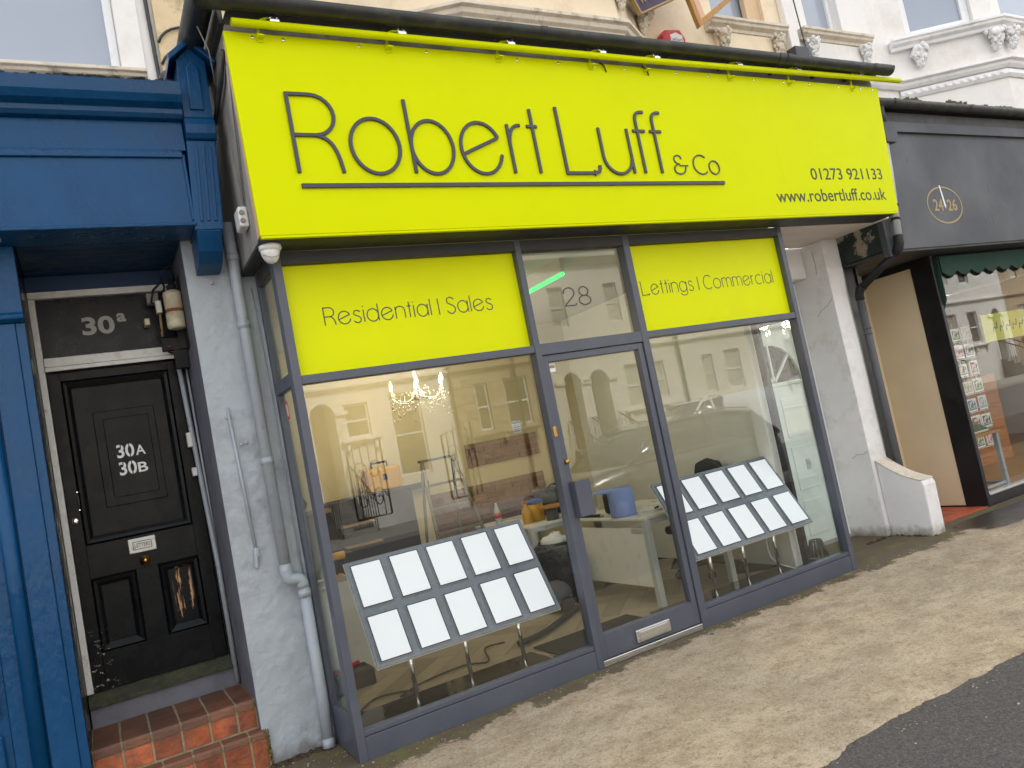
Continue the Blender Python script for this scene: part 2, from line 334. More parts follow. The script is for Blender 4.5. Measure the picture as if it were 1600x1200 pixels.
mat('stone_trim', lin((214, 202, 184)), 0.75, var=0.10, vscale=7, bump=0.3, bscale=24, dirt=lin((104, 96, 78)), dscale=8, damt=0.75, dlo=0.54)
mat('upvc', lin((232, 232, 232)), 0.35, var=0.03)
mat('gutter', lin((44, 46, 45)), 0.42, var=0.2, vscale=7, bump=0.12, bscale=30, dirt=lin((84, 88, 70)), dscale=6, damt=0.6)
mat('felt', lin((60, 58, 55)), 0.9, var=0.25, vscale=20, bump=0.4, bscale=80)
mat('side_board', lin((150, 146, 140)), 0.8, var=0.18, vscale=5, bump=0.2, bscale=20, dirt=lin((70, 66, 62)), dscale=3, damt=0.85, stretch=(1, 1, 0.35))
mat('peach', lin((216, 176, 152)), 0.8, var=0.08, dirt=lin((120, 100, 90)), dscale=5, damt=0.4)
mat('cable_grey', lin((150, 148, 142)), 0.6, var=0.1)
mat('rust', lin((150, 90, 45)), 0.85, var=0.4, vscale=30, bump=0.4, bscale=80)
mat('plastic_white', lin((226, 224, 220)), 0.35, var=0.03)
mat('rubber', lin((26, 26, 27)), 0.7, var=0.15)
mat('dark_fascia', lin((68, 70, 76)), 0.55, var=0.05, vscale=1.5, bump=0.08, bscale=10, dirt=lin((58, 60, 64)), dscale=1.4, damt=0.4)
mat('dark_frame', lin((26, 27, 30)), 0.42, var=0.15, bump=0.05, bscale=50)
mat('dark_green', lin((22, 38, 32)), 0.7, var=0.2, vscale=7, bump=0.2, bscale=30, dirt=lin((150, 138, 120)), dscale=2.6, damt=0.95, dlo=0.56, dhi=0.60)
mat('cream_panel', lin((230, 212, 180)), 0.55, var=0.05, vscale=2)
mat('gold', lin((158, 134, 90)), 0.5, var=0.1)
mat('red_tile', lin((176, 84, 58)), 0.45, var=0.15, vscale=8, rnd=0.2, dirt=lin((110, 60, 50)), dscale=6, damt=0.5)
mat('red_plastic', lin((196, 24, 34)), 0.35, var=0.04)
mat('purple', lin((58, 34, 66)), 0.5, var=0.05)
mat('timber', lin((176, 128, 66)), 0.6, var=0.2, vscale=3, bump=0.2, bscale=20, stretch=(12, 12, 1))
mat('awning', lin((24, 62, 52)), 0.85, var=0.15, bump=0.15, bscale=90)
mat('lead', lin((88, 88, 92)), 0.6, var=0.15)
mat('board_cream', lin((226, 214, 202)), 0.6, var=0.08, vscale=6, rnd=0.05, stretch=(1, 8, 8))
mat('dark_glass', lin((150, 158, 170)), 0.05, var=0.05, vscale=0.6, spec=0.8)
mat('paper', lin((236, 236, 236)), 0.7, var=0.02)
mat('soil', lin((72, 58, 44)), 0.95, var=0.4, vscale=30, bump=0.6, bscale=80)
def base_grime(name, col, top):
    m = MATS[name]; t = m.node_tree; N = t.nodes; L = t.links; p = N['Principled BSDF']; old = p.inputs['Base Color'].links[0].from_socket
    tc = N.new('ShaderNodeTexCoord'); sep = N.new('ShaderNodeSeparateXYZ'); L.new(tc.outputs['Object'], sep.inputs[0])
    n = N.new('ShaderNodeTexNoise'); n.inputs['Scale'].default_value = 14; n.inputs['Detail'].default_value = 5; L.new(tc.outputs['Object'], n.inputs['Vector'])
    r = N.new('ShaderNodeMapRange'); r.inputs[1].default_value = 0.0; r.inputs[2].default_value = top; r.inputs[3].default_value = 0.95; r.inputs[4].default_value = 0.0; L.new(sep.outputs['Z'], r.inputs[0])
    a = N.new('ShaderNodeMath'); a.operation = 'ADD'; L.new(r.outputs[0], a.inputs[0]); L.new(n.outputs['Fac'], a.inputs[1])
    q = N.new('ShaderNodeMapRange'); q.inputs[1].default_value = 0.85; q.inputs[2].default_value = 1.45; q.inputs[3].default_value = 0; q.inputs[4].default_value = 0.8; L.new(a.outputs[0], q.inputs[0])
    x = N.new('ShaderNodeMix'); x.data_type = 'RGBA'; L.new(q.outputs[0], x.inputs[0]); L.new(old, x.inputs[6]); x.inputs[7].default_value = (*col, 1); L.new(x.outputs[2], p.inputs['Base Color'])
base_grime('white_render', lin((120, 110, 88)), 0.16)
base_grime('grey_paint', lin((92, 88, 78)), 0.14)
glass('shop_glass', tint=(0.95, 0.96, 0.945), refl=0.048)
glass('side_glass', refl=0.03)

# ---------------------------------------------------------------- ground
def pavement_material():
    m = bpy.data.materials.new('concrete_paving'); m.use_nodes = True; MATS['paving'] = m
    t = m.node_tree; N = t.nodes; L = t.links; p = N['Principled BSDF']
    tc = N.new('ShaderNodeTexCoord'); src = tc.outputs['Object']
    def noise(sc, det=6, rg=0.65, st=None):
        n = N.new('ShaderNodeTexNoise'); n.inputs['Scale'].default_value = sc; n.inputs['Detail'].default_value = det; n.inputs['Roughness'].default_value = rg
        if st:
            mpn = N.new('ShaderNodeMapping'); mpn.inputs['Scale'].default_value = st; L.new(src, mpn.inputs[0]); L.new(mpn.outputs[0], n.inputs['Vector'])
        else: L.new(src, n.inputs['Vector'])
        return n.outputs['Fac']
    def rng(f, a, b, c, d):
        r = N.new('ShaderNodeMapRange'); r.inputs[1].default_value = a; r.inputs[2].default_value = b; r.inputs[3].default_value = c; r.inputs[4].default_value = d; L.new(f, r.inputs[0]); return r.outputs[0]
    def mixc(f, a, b):
        x = N.new('ShaderNodeMix'); x.data_type = 'RGBA'; L.new(f, x.inputs[0])
        if isinstance(a, tuple): x.inputs[6].default_value = (*a, 1)
        else: L.new(a, x.inputs[6])
        x.inputs[7].default_value = (*b, 1); return x.outputs[2]
    def mth(op, a, b):
        x = N.new('ShaderNodeMath'); x.operation = op; x.use_clamp = op != 'SUBTRACT'
        for i, q in enumerate((a, b)):
            if isinstance(q, (int, float)): x.inputs[i].default_value = q
            else: L.new(q, x.inputs[i])
        return x.outputs[0]
    big = noise(0.7, 4); mid = noise(3.4, 8, 0.72, (1, 1.5, 1)); fine = noise(30, 6, 0.75); grit = noise(95, 3, 0.7)
    c = mixc(rng(big, 0.35, 0.65, 0, 1), lin((200, 180, 151)), lin((178, 163, 140)))
    c = mixc(rng(mid, 0.40, 0.72, 0, 0.7), c, lin((126, 106, 80)))
    c = mixc(rng(noise(1.9, 8, 0.75), 0.54, 0.72, 0, 0.5), c, lin((118, 102, 68)))
    c = mixc(rng(fine, 0.52, 0.64, 0, 0.6), c, lin((122, 104, 78)))
    c = mixc(rng(noise(13, 6, 0.75), 0.55, 0.66, 0, 0.55), c, lin((126, 108, 82)))
    c = mixc(rng(grit, 0.58, 0.68, 0, 0.75), c, lin((214, 198, 170)))
    c = mixc(rng(grit, 0.32, 0.42, 0.8, 0), c, lin((84, 72, 54)))
    # damp dirt and moss that gathers against the shop fronts
    sep = N.new('ShaderNodeSeparateXYZ'); L.new(src, sep.inputs[0])
    edge = mth('ADD', rng(sep.outputs['Y'], -0.42, 0.02, 0, 1), mth('MULTIPLY', mid, 0.0))
    wob = rng(noise(2.6, 8, 0.7), 0.35, 0.68, 0.0, 1.0)
    damp = mth('MULTIPLY', rng(mth('ADD', mth('MULTIPLY', edge, 0.66), mth('MULTIPLY', wob, 0.42)), 0.60, 0.66, 0, 1), 0.92)
    c = mixc(damp, c, lin((84, 72, 54)))
    moss = mth('MULTIPLY', damp, rng(noise(9, 6), 0.5, 0.62, 0, 0.7)); c = mixc(moss, c, lin((104, 104, 52)))
    # wet patch by the next doorway
    px = mth('MULTIPLY', rng(sep.outputs['X'], 5.25, 5.9, 0, 1), mth('MULTIPLY', rng(sep.outputs['Y'], -0.52, -0.25, 0, 1), rng(sep.outputs['Y'], 0.02, 0.28, 1, 0)))
    wet = rng(mth('ADD', mth('MULTIPLY', px, 0.85), mth('MULTIPLY', noise(1.5, 5), 0.5)), 0.66, 0.76, 0, 0.9)
    c = mixc(wet, c, lin((58, 54, 50)))
    L.new(c, p.inputs['Base Color'])
    rg = N.new('ShaderNodeMath'); rg.operation = 'SUBTRACT'; rg.inputs[0].default_value = 0.9; L.new(mth('MULTIPLY', wet, 0.72), rg.inputs[1]); L.new(rg.outputs[0], p.inputs['Roughness'])
    h = mth('ADD', mth('MULTIPLY', fine, 0.5), mth('MULTIPLY', grit, 0.35))
    bm = N.new('ShaderNodeBump'); bm.inputs['Strength'].default_value = 0.9; bm.inputs['Distance'].default_value = 0.012; L.new(h, bm.inputs['Height']); L.new(bm.outputs[0], p.inputs['Normal'])
pavement_material()
mat('asphalt', lin((92, 87, 84)), 0.85, var=0.55, vscale=75, bump=1.0, bscale=95, dirt=lin((170, 162, 152)), dscale=85, damt=0.75, dlo=0.60, dhi=0.68)
mat('road', lin((84, 83, 84)), 0.8, var=0.12, vscale=3, bump=0.5, bscale=150, dirt=lin((120, 118, 114)), dscale=1.2, damt=0.3)
mat('earth', lin((110, 106, 98)), 0.95, var=0.1)
mat('kerb', lin((150, 146, 138)), 0.8, var=0.12, vscale=8, bump=0.3, bscale=60)

solo('ground', B(-600, 600, -600, 600, -0.6, -0.25), 'earth', kind='structure')
solo('road', B(-60, 70, -12.2, -4.95, -0.24, -0.075), 'road', kind='structure')
solo('asphalt_footpath', B(-40, 60, -4.83, 1.0, -0.24, 0.034), 'asphalt', kind='structure')
solo('far_pavement', B(-40, 60, -15.2, -12.33, -0.24, 0.03), 'kerb', kind='structure')
for y0, y1 in ((-4.95, -4.83), (-12.33, -12.2)):
    kb = B(-40, 60, y0, y1, -0.24, 0.036); solo('kerb', kb, 'kerb', kind='structure', bevel=0.01)
rg = random.Random(3)
edge = []; x = -14.0
while x < 24:
    edge.append((x, -1.925 + 0.03 * math.sin(x * 0.9) + 0.035 * mnoise.fractal(Vector((x * 3.1, 0.3, 0)), 0.9, 2.2, 5) + rg.uniform(-0.004, 0.004))); x += 0.016
pm = MB()
vs = []; fs = []
for i, (x, y) in enumerate(edge): vs += [(x, y - 0.006, 0.035), (x, y, 0.043), (x, y + 0.05, 0.045), (x, 1.4, 0.045)]
for i in range(len(edge) - 1):
    q = i * 4
    for j in range(3): fs.append((q + j, q + 4 + j, q + 5 + j, q + 1 + j))
pm.add(vs, fs)
pav = solo('pavement', pm, 'paving', kind='structure')
# the material reads world metres: keep the origin at the world origin
off = pav.location.copy()
for v in pav.data.vertices: v.co += off
pav.location = (0, 0, 0)
# grit, chips and bits of dead leaf along the foot of the shopfront
gm = MB()
def pebble(mb, x, y, z, r, sd):
    q = random.Random(sd); n = 5; vs = [(x + r * math.cos(2 * math.pi * k / n + q.random()) * q.uniform(0.6, 1.2), y + r * math.sin(2 * math.pi * k / n + q.random()) * q.uniform(0.6, 1.2), z) for k in range(n)]
    vs.append((x, y, z + r * q.uniform(0.5, 0.9))); mb.add(vs, [(k, (k + 1) % n, n) for k in range(n)])
for k in range(700):
    if k < 230: x, y = rg.uniform(-0.6, 5.0), -abs(rg.gauss(0, 0.09)) - 0.01
    elif k < 270: x, y = rg.uniform(-0.42, -0.05), rg.uniform(0.1, 0.48)
    else: x, y = rg.uniform(-0.5, 7), rg.uniform(-1.9, -0.1)
    pebble(gm, x, y, 0.0452, rg.uniform(0.002, 0.007) if k < 675 else rg.uniform(0.008, 0.012), k)
mat('grit', lin((176, 160, 130)), 0.9, var=0.4, vscale=40)
solo('pavement_grit', gm, 'grit', label='grit and small stones scattered on the concrete pavement', cat='grit', kind='stuff')
gm = MB()
for k in range(16):
    x, y = rg.uniform(1.6, 3.4), rg.uniform(-3.2, -2.02); pebble(gm, x, y, 0.0345, rg.uniform(0.006, 0.014), 900 + k)
for k in range(70):
    x = rg.uniform(0.9, 4.5); pebble(gm, x, -1.94 - abs(rg.gauss(0, 0.05)), 0.0345, rg.uniform(0.002, 0.006), 2000 + k)
solo('footpath_stone_chips', gm, 'grit', label='pale stone chips lying on the dark asphalt', cat='stone chips', kind='stuff')
lm = MB()
for k in range(26):
    x, y = (rg.uniform(-0.4, 4.6), -abs(rg.gauss(0, 0.12)) - 0.02) if k < 18 else (rg.uniform(0.5, 6), rg.uniform(-1.8, -0.2))
    a = rg.uniform(0, 6.28); l_ = rg.uniform(0.008, 0.016); ca, sa = math.cos(a), math.sin(a); P = lambda u, v, h: (x + u * ca - v * sa, y + u * sa + v * ca, 0.0465 + h)
    lm.add([P(-l_, 0, 0), P(0, l_ * 0.45, 0.003), P(l_, 0, 0.001), P(0, -l_ * 0.45, 0.004), P(0, 0, 0.0)], [(0, 3, 4), (3, 2, 4), (2, 1, 4), (1, 0, 4)])
mat('dead_leaf', lin((176, 140, 90)), 0.8, var=0.3, vscale=60)
solo('leaf_litter', lm, 'dead_leaf', label='scraps of dead leaf scattered along the foot of the shopfront', cat='leaf litter', kind='stuff')
# soil and moss in the corner between pillar, downpipe and shopfront
sm = MB()
for k in range(46):
    x = rg.uniform(-0.44, -0.06); sm.blob((x, 0.485 - abs(rg.gauss(0, 0.035)), 0.046), (rg.uniform(0.012, 0.03), rg.uniform(0.012, 0.03), rg.uniform(0.004, 0.014)), 6, 4, 0.35, k)
for k in range(40):
    sm.blob((rg.uniform(4.95, 5.5), 0.0 if False else rg.uniform(0.46, 0.5), 0.046), (0.02, 0.014, rg.uniform(0.004, 0.012)), 6, 4, 0.35, 100 + k)
for k in range(24):
    sm.blob((5.29 + rg.uniform(0, 0.09), rg.uniform(0.05, 0.46), 0.046), (0.012, 0.018, rg.uniform(0.004, 0.014)), 6, 4, 0.35, 200 + k)
solo('corner_dirt', sm, 'soil', label='crumbs of soil and moss along the foot of the walls', cat='dirt', kind='stuff')

# ---------------------------------------------------------------- the estate agent's shopfront
sf = thing('shopfront', 'dark grey aluminium shopfront with large panes and yellow window panels', 'shopfront', (2.0, 0.2, 0.045))
AN = 'anthracite'
for x0, x1 in ((-0.05, 0.0), (1.56, 1.605), (2.475, 2.534), (4.112, 4.162)):
    part('post', B(x0, x1, 0.0, 0.085, 0.045, 2.9273), AN, sf, 0.003)
for x0, x1 in ((0.0, 1.56), (2.534, 4.112)):
    part('transom', B(x0, x1, 0.004, 0.08, 2.15, 2.2), AN, sf, 0.003)
    br = part('bottom_rail', B(x0, x1, 0.004, 0.08, 0.045, 0.168), AN, sf, 0.002)
    part('glazing_bead', B(x0, x1, 0.008, 0.076, 0.1715, 0.2), AN, br, 0.003)
    part('head_rail', B(x0, x1, 0.004, 0.08, 2.853, 2.9272), 'soffit_dark', sf, 0.003)
    part('pane', B(x0 + 0.002, x1 - 0.002, 0.052, 0.058, 0.201, 2.149), 'shop_glass', sf)
    pn = part('window_panel', B(x0 + 0.002, x1 - 0.002, 0.05, 0.056, 2.201, 2.852), 'panel_yellow', sf)
    bx = [(x0 + 0.012, x0)]
part('transom', B(1.605, 2.475, 0.004, 0.08, 2.127, 2.205), AN, sf, 0.003)
part('head_rail', B(1.605, 2.475, 0.004, 0.08, 2.85, 2.9272), 'soffit_dark', sf, 0.003)
tp = part('pane', B(1.607, 2.473, 0.052, 0.058, 2.206, 2.849), 'shop_glass', sf)
for x0, x1, a, b in ((0.0, 1.56, 0.262, 1.36), (2.534, 4.112, 2.628, 4.02)):
    pass
line_of('Residential | Sales', 0.205, 1.335, 2.481, 0.106, 0.0068, 0.0485, 0.0497, 'print_dark', sf, 0.15, 0.30)
line_of('Lettings | Commercial', 2.60, 3.995, 2.474, 0.108, 0.0068, 0.0485, 0.0497, 'print_dark', sf, 0.16, 0.30)
line_of('28', 1.905, 2.13, 2.452, 0.128, 0.0085, 0.050, 0.0515, 'print_dark', sf, 0.16)
# side returns
for X0, X1, gx, nm in ((-0.05, -0.006, -0.03, 0), (4.118, 4.162, 4.142, 1)):
    part('post', B(X0, X1, 0.45, 0.515, 0.045, 2.925), AN if nm == 0 else 'dark_frame', sf, 0.003)
    part('transom', B(X0, X1, 0.088, 0.447, 2.155, 2.23), AN, sf, 0.003)
    part('bottom_rail', B(X0, X1, 0.088, 0.447, 0.045, 0.27 if nm == 0 else 0.12), AN, sf, 0.003)
    part('head_rail', B(X0, X1, 0.088, 0.447, 2.84, 2.9272), 'soffit_dark', sf, 0.003)
    for z0, z1 in ((0.27 if nm == 0 else 0.12, 2.155), (2.23, 2.84)):
        part('pane', B(gx - 0.003, gx + 0.003, 0.088, 0.447, z0 + 0.001, z1 - 0.001), 'side_glass', sf)
ss = part('sticker', B(-0.0345, -0.0335, 0.30, 0.35, 1.99, 2.10), 'red_plastic', sf)
for k in range(3): part('print_line', B(-0.0352, -0.0346, 0.31 + 0.012 * k, 0.315 + 0.012 * k, 2.01, 2.08), 'paper', ss)
mat('notice_paper', lin((176, 178, 180)), 0.7, var=0.05)
nt_ = part('notice', B(1.31, 1.372, 0.0595, 0.0602, 1.65, 1.73), 'notice_paper', sf)
for k in range(5): part('print_line', B(1.317, 1.364 - 0.01 * (k % 2), 0.0590, 0.0594, 1.66 + 0.013 * k, 1.665 + 0.013 * k), 'print_dark', nt_)
# the door
dr = part('door', MB().box(1.61, 1.652, 0.012, 0.07, 0.092, 2.122).box(2.425, 2.470, 0.012, 0.07, 0.092, 2.122).box(1.652, 2.425, 0.012, 0.07, 2.077, 2.122).box(1.652, 2.425, 0.012, 0.07, 0.092, 0.25), AN, sf, 0.003)
part('door_glass', B(1.653, 2.424, 0.04, 0.046, 0.251, 2.076), 'shop_glass', dr)
lp = part('letter_plate', MB().box(1.90, 2.195, -0.004, 0.0118, 0.118, 0.2), 'alu', dr, 0.006, 3)
part('letter_flap', MB().box(1.925, 2.17, -0.009, -0.0045, 0.132, 0.186), 'alu', dr, 0.004)
part('lock_plate', B(1.573, 1.599, -0.006, -0.0004, 1.575, 1.645), 'brass', sf, 0.003)
part('lock_cylinder', MB().lathe([(0.004, -0.013), (0.0155, -0.011), (0.0165, 0.0115)], 14, (1.634, 0, 1.40), 'y'), 'brass', dr)
part('pull_handle', MB().prism([(1.625, 0.0115), (1.625, -0.05), (1.635, -0.06), (1.74, -0.06), (1.74, -0.052), (1.637, -0.052), (1.633, -0.048), (1.633, 0.0115)], 'z', 1.03, 1.265), AN, dr, 0.002)
part('sticker', B(1.66, 1.712, 0.0388, 0.0396, 2.01, 2.068), 'paper', dr)
part('print_block', B(1.664, 1.708, 0.0383, 0.0387, 2.035, 2.055), 'gold', dr)
part('threshold', B(1.607, 2.473, 0.0, 0.09, 0.047, 0.088), 'alu', sf, 0.004)
# black soffit strip over the front, end plate on the side
part('soffit', B(-0.135, 5.40, -0.212, 0.002, 2.9275, 2.95), 'soffit_dark', sf)
part('soffit', B(-0.135, -0.051, 0.004, 0.5, 2.9275, 2.95), 'soffit_dark', sf)

# ---------------------------------------------------------------- shop body: side wall, roof, interior shell
sb = thing('shop_extension', 'flat-roofed shop extension behind the yellow sign with weathered grey side', 'building', (2.0, 1.5, 0.045))
part('side_wall', B(-0.130, -0.10, -0.19, 1.09, 2.952, 4.18), 'side_board', sb)
part('edge_strip', B(-0.142, -0.1305, -0.2115, -0.145, 2.952, 4.10), 'peach', sb)
part('edge_strip', B(-0.1395, -0.1305, -0.145, -0.12, 2.952, 4.13), 'side_board', sb)
for k in range(2): part('fascia_board', B(-0.099, 5.55, -0.19, -0.165, 4.05 + 0.078 * k, 4.125 + 0.078 * k), 'side_board', sb, 0.002)
part('roof', MB().prism([(-0.26, 4.225), (-0.26, 4.24), (1.09, 4.27), (1.09, 4.22)], 'x', -0.12, 5.56), 'felt', sb)
for k, x in enumerate((1.9,)): part('lead_patch', B(x, x + 0.24, -0.27, -0.2, 4.242, 4.25), 'lead', sb)
# side conduit with its box
part('conduit', MB().tube([(-0.146, -0.165, 3.95), (-0.146, -0.12, 3.8), (-0.146, 0.045, 3.22)], 0.008), 'cable_grey', sb)
jb = part('junction_box', B(-0.185, -0.131, 0.02, 0.15, 3.09, 3.21), 'plastic_white', sb, 0.012, 3)
for z in (3.125, 3.172): part('gland', MB().lathe([(0.013, -0.008), (0.016, 0.0)], 12, (-0.166, 0.0195, z), 'y'), 'cable_grey', jb)
for dy in (0, 0.045): part('conduit', MB().tube([(-0.15, -0.15 + dy, 4.05), (-0.155, 0.0 + dy, 3.95), (-0.16, 0.34 + dy, 3.86)] + ([(-0.2, 0.36 + dy, 3.83), (-0.22, 0.30 + dy, 3.82)] if dy == 0 else []), 0.013), 'gutter', sb)

# ---------------------------------------------------------------- the yellow sign
fs_ = thing('fascia_sign', 'long bright yellow fascia sign with raised grey letters above the shopfront', 'sign', (2.7, -0.225, 2.93))
part('board', MB().prism([(-0.145, 2.945), (5.43, 2.945), (5.55, 4.115), (-0.153, 4.115)], 'y', -0.24, -0.2125), 'yellow', fs_, 0.004, 2)
part('lower_edge', B(-0.141, 5.425, -0.2395, -0.213, 2.930, 2.9445), 'yellow', fs_, 0.003)
for ch, x0, x1, z1 in (('R', 0.115, 0.405, 3.783), ('o', 0.442, 0.765, None), ('b', 0.822, 1.132, 3.776), ('e', 1.158, 1.468, None), ('r', 1.518, 1.645, None), ('t', 1.668, 1.772, None), ('L', 1.925, 2.226, 3.768), ('u', 2.254, 2.53, None), ('f', 2.558, 2.712, 3.775), ('f', 2.714, 2.866, 3.775)):
    h = 0.487 if ch not in 'oeru' else 0.487
    part('letter', glyph(ch, x0, 3.286, h, 0.0215, -0.2545, -0.2405, x1 - x0), 'letter_grey', fs_, 0.002, 1)
for ch, x0, x1, h in (('&', 2.89, 3.015, 0.152), ('C', 3.085, 3.232, 0.155), ('o', 3.24, 3.352, 0.152)):
    part('letter', glyph(ch, x0, 3.288, h, 0.0095, -0.247, -0.2405, x1 - x0), 'letter_grey', fs_)
part('underline', B(0.124, 3.363, -0.2545, -0.2405, 3.208, 3.234), 'letter_grey', fs_, 0.002)
part('telephone_number', typeset('01273 921133', 4.375, 5.315, 3.243, 3.345, -0.2418, -0.2404, 0.004), 'print_green', fs_)
part('web_address', typeset('www.robertluff.co.uk', 3.908, 5.30, 3.055, 3.165, -0.2418, -0.2404, 0.004), 'print_green', fs_)
part('panel_joint', B(4.055, 4.058, -0.2408, -0.2402, 2.95, 4.11), 'panel_yellow', fs_)
SCREW = None
for k, x in enumerate((0.0, 0.17, 0.62, 1.06, 1.72, 2.05, 2.36, 2.62, 3.12, 3.45, 3.95, 4.3, 4.62, 5.0, 5.3, 5.47)):
    if SCREW is None: SCREW = part('screw', MB().lathe([(0.004, -0.2435), (0.010, -0.2425), (0.011, -0.2403)], 10, (0, 0, 4.088), 'y'), 'chrome', fs_); base = SCREW.location.copy(); SCREW.location = base + Vector((x, 0, 0))
    else: share(SCREW, base + Vector((x, 0, 0)))

# ---------------------------------------------------------------- sign light
tl = thing('sign_light', 'yellow trough light tube on arms along the top of the yellow sign', 'light', (2.8, -0.30, 4.1))
part('tube', MB().tube([(-0.115, -0.30, 4.132), (2.8, -0.30, 4.133), (5.81, -0.30, 4.166)], 0.0225, 14), 'yellow', tl)
for i, x in enumerate((0.065, 0.83, 1.60, 2.348, 2.845, 3.70, 4.391, 5.204)):
    zz = 4.132 + max(0, (x - 2.8) / 3.0) * 0.034
    br = part('bracket', MB().box(x - 0.045, x - 0.01, -0.292, -0.2405, 4.075, 4.083).box(x - 0.045, x - 0.01, -0.2470, -0.2405, 4.06, 4.115), 'yellow', tl, 0.002)
    part('arm', MB().tube(bez((x - 0.03, -0.245, 4.11), (x - 0.03, -0.25, zz + 0.07), (x - 0.0, -0.26, zz + 0.062), (x + 0.06, -0.28, zz + 0.055), 6), 0.008, 6), 'yellow', br)
    part('clamp', MB().box(x + 0.03, x + 0.085, -0.31, -0.27, zz + 0.018, zz + 0.042), 'chrome', br, 0.004)
    for dx in (0.038, 0.075): part('bolt', MB().tube([(x + dx, -0.29, zz + 0.04), (x + dx, -0.29, zz + 0.072)], 0.006, 6), 'chrome', br)
for x in (2.39, 2.78):
    part('cable', MB().tube(bez((x, -0.255, 4.11), (x + 0.04, -0.262, 4.10), (x + 0.05, -0.25, 4.07), (x + 0.06, -0.245, 4.05), 6), 0.005, 5), 'rubber', tl)

# ---------------------------------------------------------------- gutter
gt = thing('gutter', 'black half-round gutter above the yellow sign with a return on the left side', 'gutter', (2.7, -0.33, 4.2))
def halfround(path, r, zc):
    mb = MB(); n = 10; vs = []; k = len(path)
    for (x, y, nx, ny) in path:
        for rr in (r, r - 0.008):
            for j in range(n + 1):
                a = math.pi * j / n; c, s_ = math.cos(a) * rr, math.sin(a) * rr
                vs.append((x + nx * c, y + ny * c, zc - s_))
    m = 2 * (n + 1)
    for i in range(k - 1):
        for j in range(n):
            mb_f = (i * m + j, i * m + j + 1, (i + 1) * m + j + 1, (i + 1) * m + j); mb.f.append(mb_f); mb.sm.append(True)
            q = n + 1 + j; mb.f.append((i * m + q + 1, i * m + q, (i + 1) * m + q, (i + 1) * m + q + 1)); mb.sm.append(True)
        for (a, b) in ((0, n + 1), (n, 2 * n + 1)):
            mb.f.append((i * m + a, i * m + b, (i + 1) * m + b, (i + 1) * m + a)); mb.sm.append(False)
    mb.v = vs; return mb
part('trough', halfround([(-0.205, -0.3325, 0, -1), (2.0, -0.33, 0, -1), (5.62, -0.33, 0, -1)], 0.060, 4.252), 'gutter', gt)
part('trough_end', MB().prism([(-0.33 + 0.062 * math.cos(math.pi * j / 10), 4.254 - 0.064 * math.sin(math.pi * j / 10)) for j in range(11)], 'x', 5.615, 5.64), 'gutter', gt)
part('trough_sleeve', halfround([(5.36, -0.33, 0, -1), (5.60, -0.33, 0, -1)], 0.065, 4.254), 'gutter', gt)
part('trough_sleeve', halfround([(-0.29, -0.33, 0, -1), (-0.12, -0.33, 0, -1)], 0.070, 4.255), 'gutter', gt)
for x in (0.12, 1.86, 4.15, 4.24): part('joint_band', halfround([(x, -0.33, 0, -1), (x + 0.05, -0.33, 0, -1)], 0.065, 4.254), 'gutter', gt)
part('return_trough', halfround([(-0.24, -0.36, -1, 0), (-0.245, 0.4, -1, 0), (-0.25, 1.02, -1, 0)], 0.075, 4.31), 'gutter', gt)
part('fascia_board', B(-0.158, -0.132, -0.19, 1.05, 4.185, 4.34), 'gutter', gt)
for x in (0.10, 0.78, 1.55, 2.3, 3.05, 3.62, 4.2, 4.72, 5.15): part('gutter_bracket', MB().box(x - 0.014, x + 0.014, -0.275, -0.20, 4.165, 4.20), 'gutter', gt, 0.003)
part('outlet_pipe', MB().tube([(-0.26, 0.95, 4.32), (-0.30, 0.98, 4.2), (-0.36, 1.02, 4.05), (-0.38, 1.03, 3.5)], 0.055, 12), 'gutter', gt)
part('outlet_hood', MB().blob((-0.285, 0.92, 4.40), (0.08, 0.09, 0.10), 12, 8), 'gutter', gt)
part('wire', MB().tube([(-0.30, -0.1, 4.36), (-0.2, -0.02, 4.12), (-0.17, 0.1, 3.98)], 0.004, 5), 'cable_grey', gt)

# ---------------------------------------------------------------- camera dome
cc = thing('security_camera', 'small white dome security camera under the left corner of the yellow sign', 'camera', (-0.078, -0.134, 2.85))
part('base', MB().lathe([(0.050, 2.9272), (0.060, 2.922), (0.062, 2.905), (0.054, 2.892)], 24, (-0.078, -0.125, 0)), 'plastic_white', cc)
part('dome', MB().lathe([(0.052, 2.8915), (0.049, 2.872), (0.040, 2.848), (0.026, 2.830), (0.008, 2.822)], 24, (-0.082, -0.128, 0)), 'plastic_white', cc)
part('visor_seam', MB().tube([(-0.082 + 0.047 * math.cos(a), -0.128 + 0.047 * math.sin(a), 2.858 + 0.012 * math.cos(a * 2)) for a in [R(200 + 14 * k) for k in range(11)]], 0.002, 5), 'cable_grey', cc)
# ---------------------------------------------------------------- grey rendered pillar, downpipe
def rough_slab(x0, x1, y, yb, z0, z1, nx, nz, amp, seed, flare=0.0):
    """rendered wall face with a hand-trowelled, uneven surface"""
    q = random.Random(seed); mb = MB(); g = {}
    vs = []
    for j in range(nz + 1):
        for i in range(nx + 1):
            x = x0 + (x1 - x0) * i / nx; z = z0 + (z1 - z0) * j / nz
            P = Vector((x, seed, z)); n_ = mnoise.fractal(P * 9, 0.8, 2.1, 3) + 1.3 * max(0, mnoise.noise(P * 5.0 + Vector((3, 1, 7))) - 0.15) * mnoise.noise(P * 42)
            d = amp * n_ if 0 < i < nx else 0
            d -= flare * max(0, 1 - (z - z0) / 0.25) ** 2
            vs.append((x, y + d, z))
    fs = [(j * (nx + 1) + i, j * (nx + 1) + i + 1, (j + 1) * (nx + 1) + i + 1, (j + 1) * (nx + 1) + i) for j in range(nz) for i in range(nx)]
    mb.add(vs, fs, True)
    return mb
pl = thing('wall_pillar', 'grey painted rendered pillar between the black door and the shopfront', 'pillar', (-0.27, 0.7, 0.045))
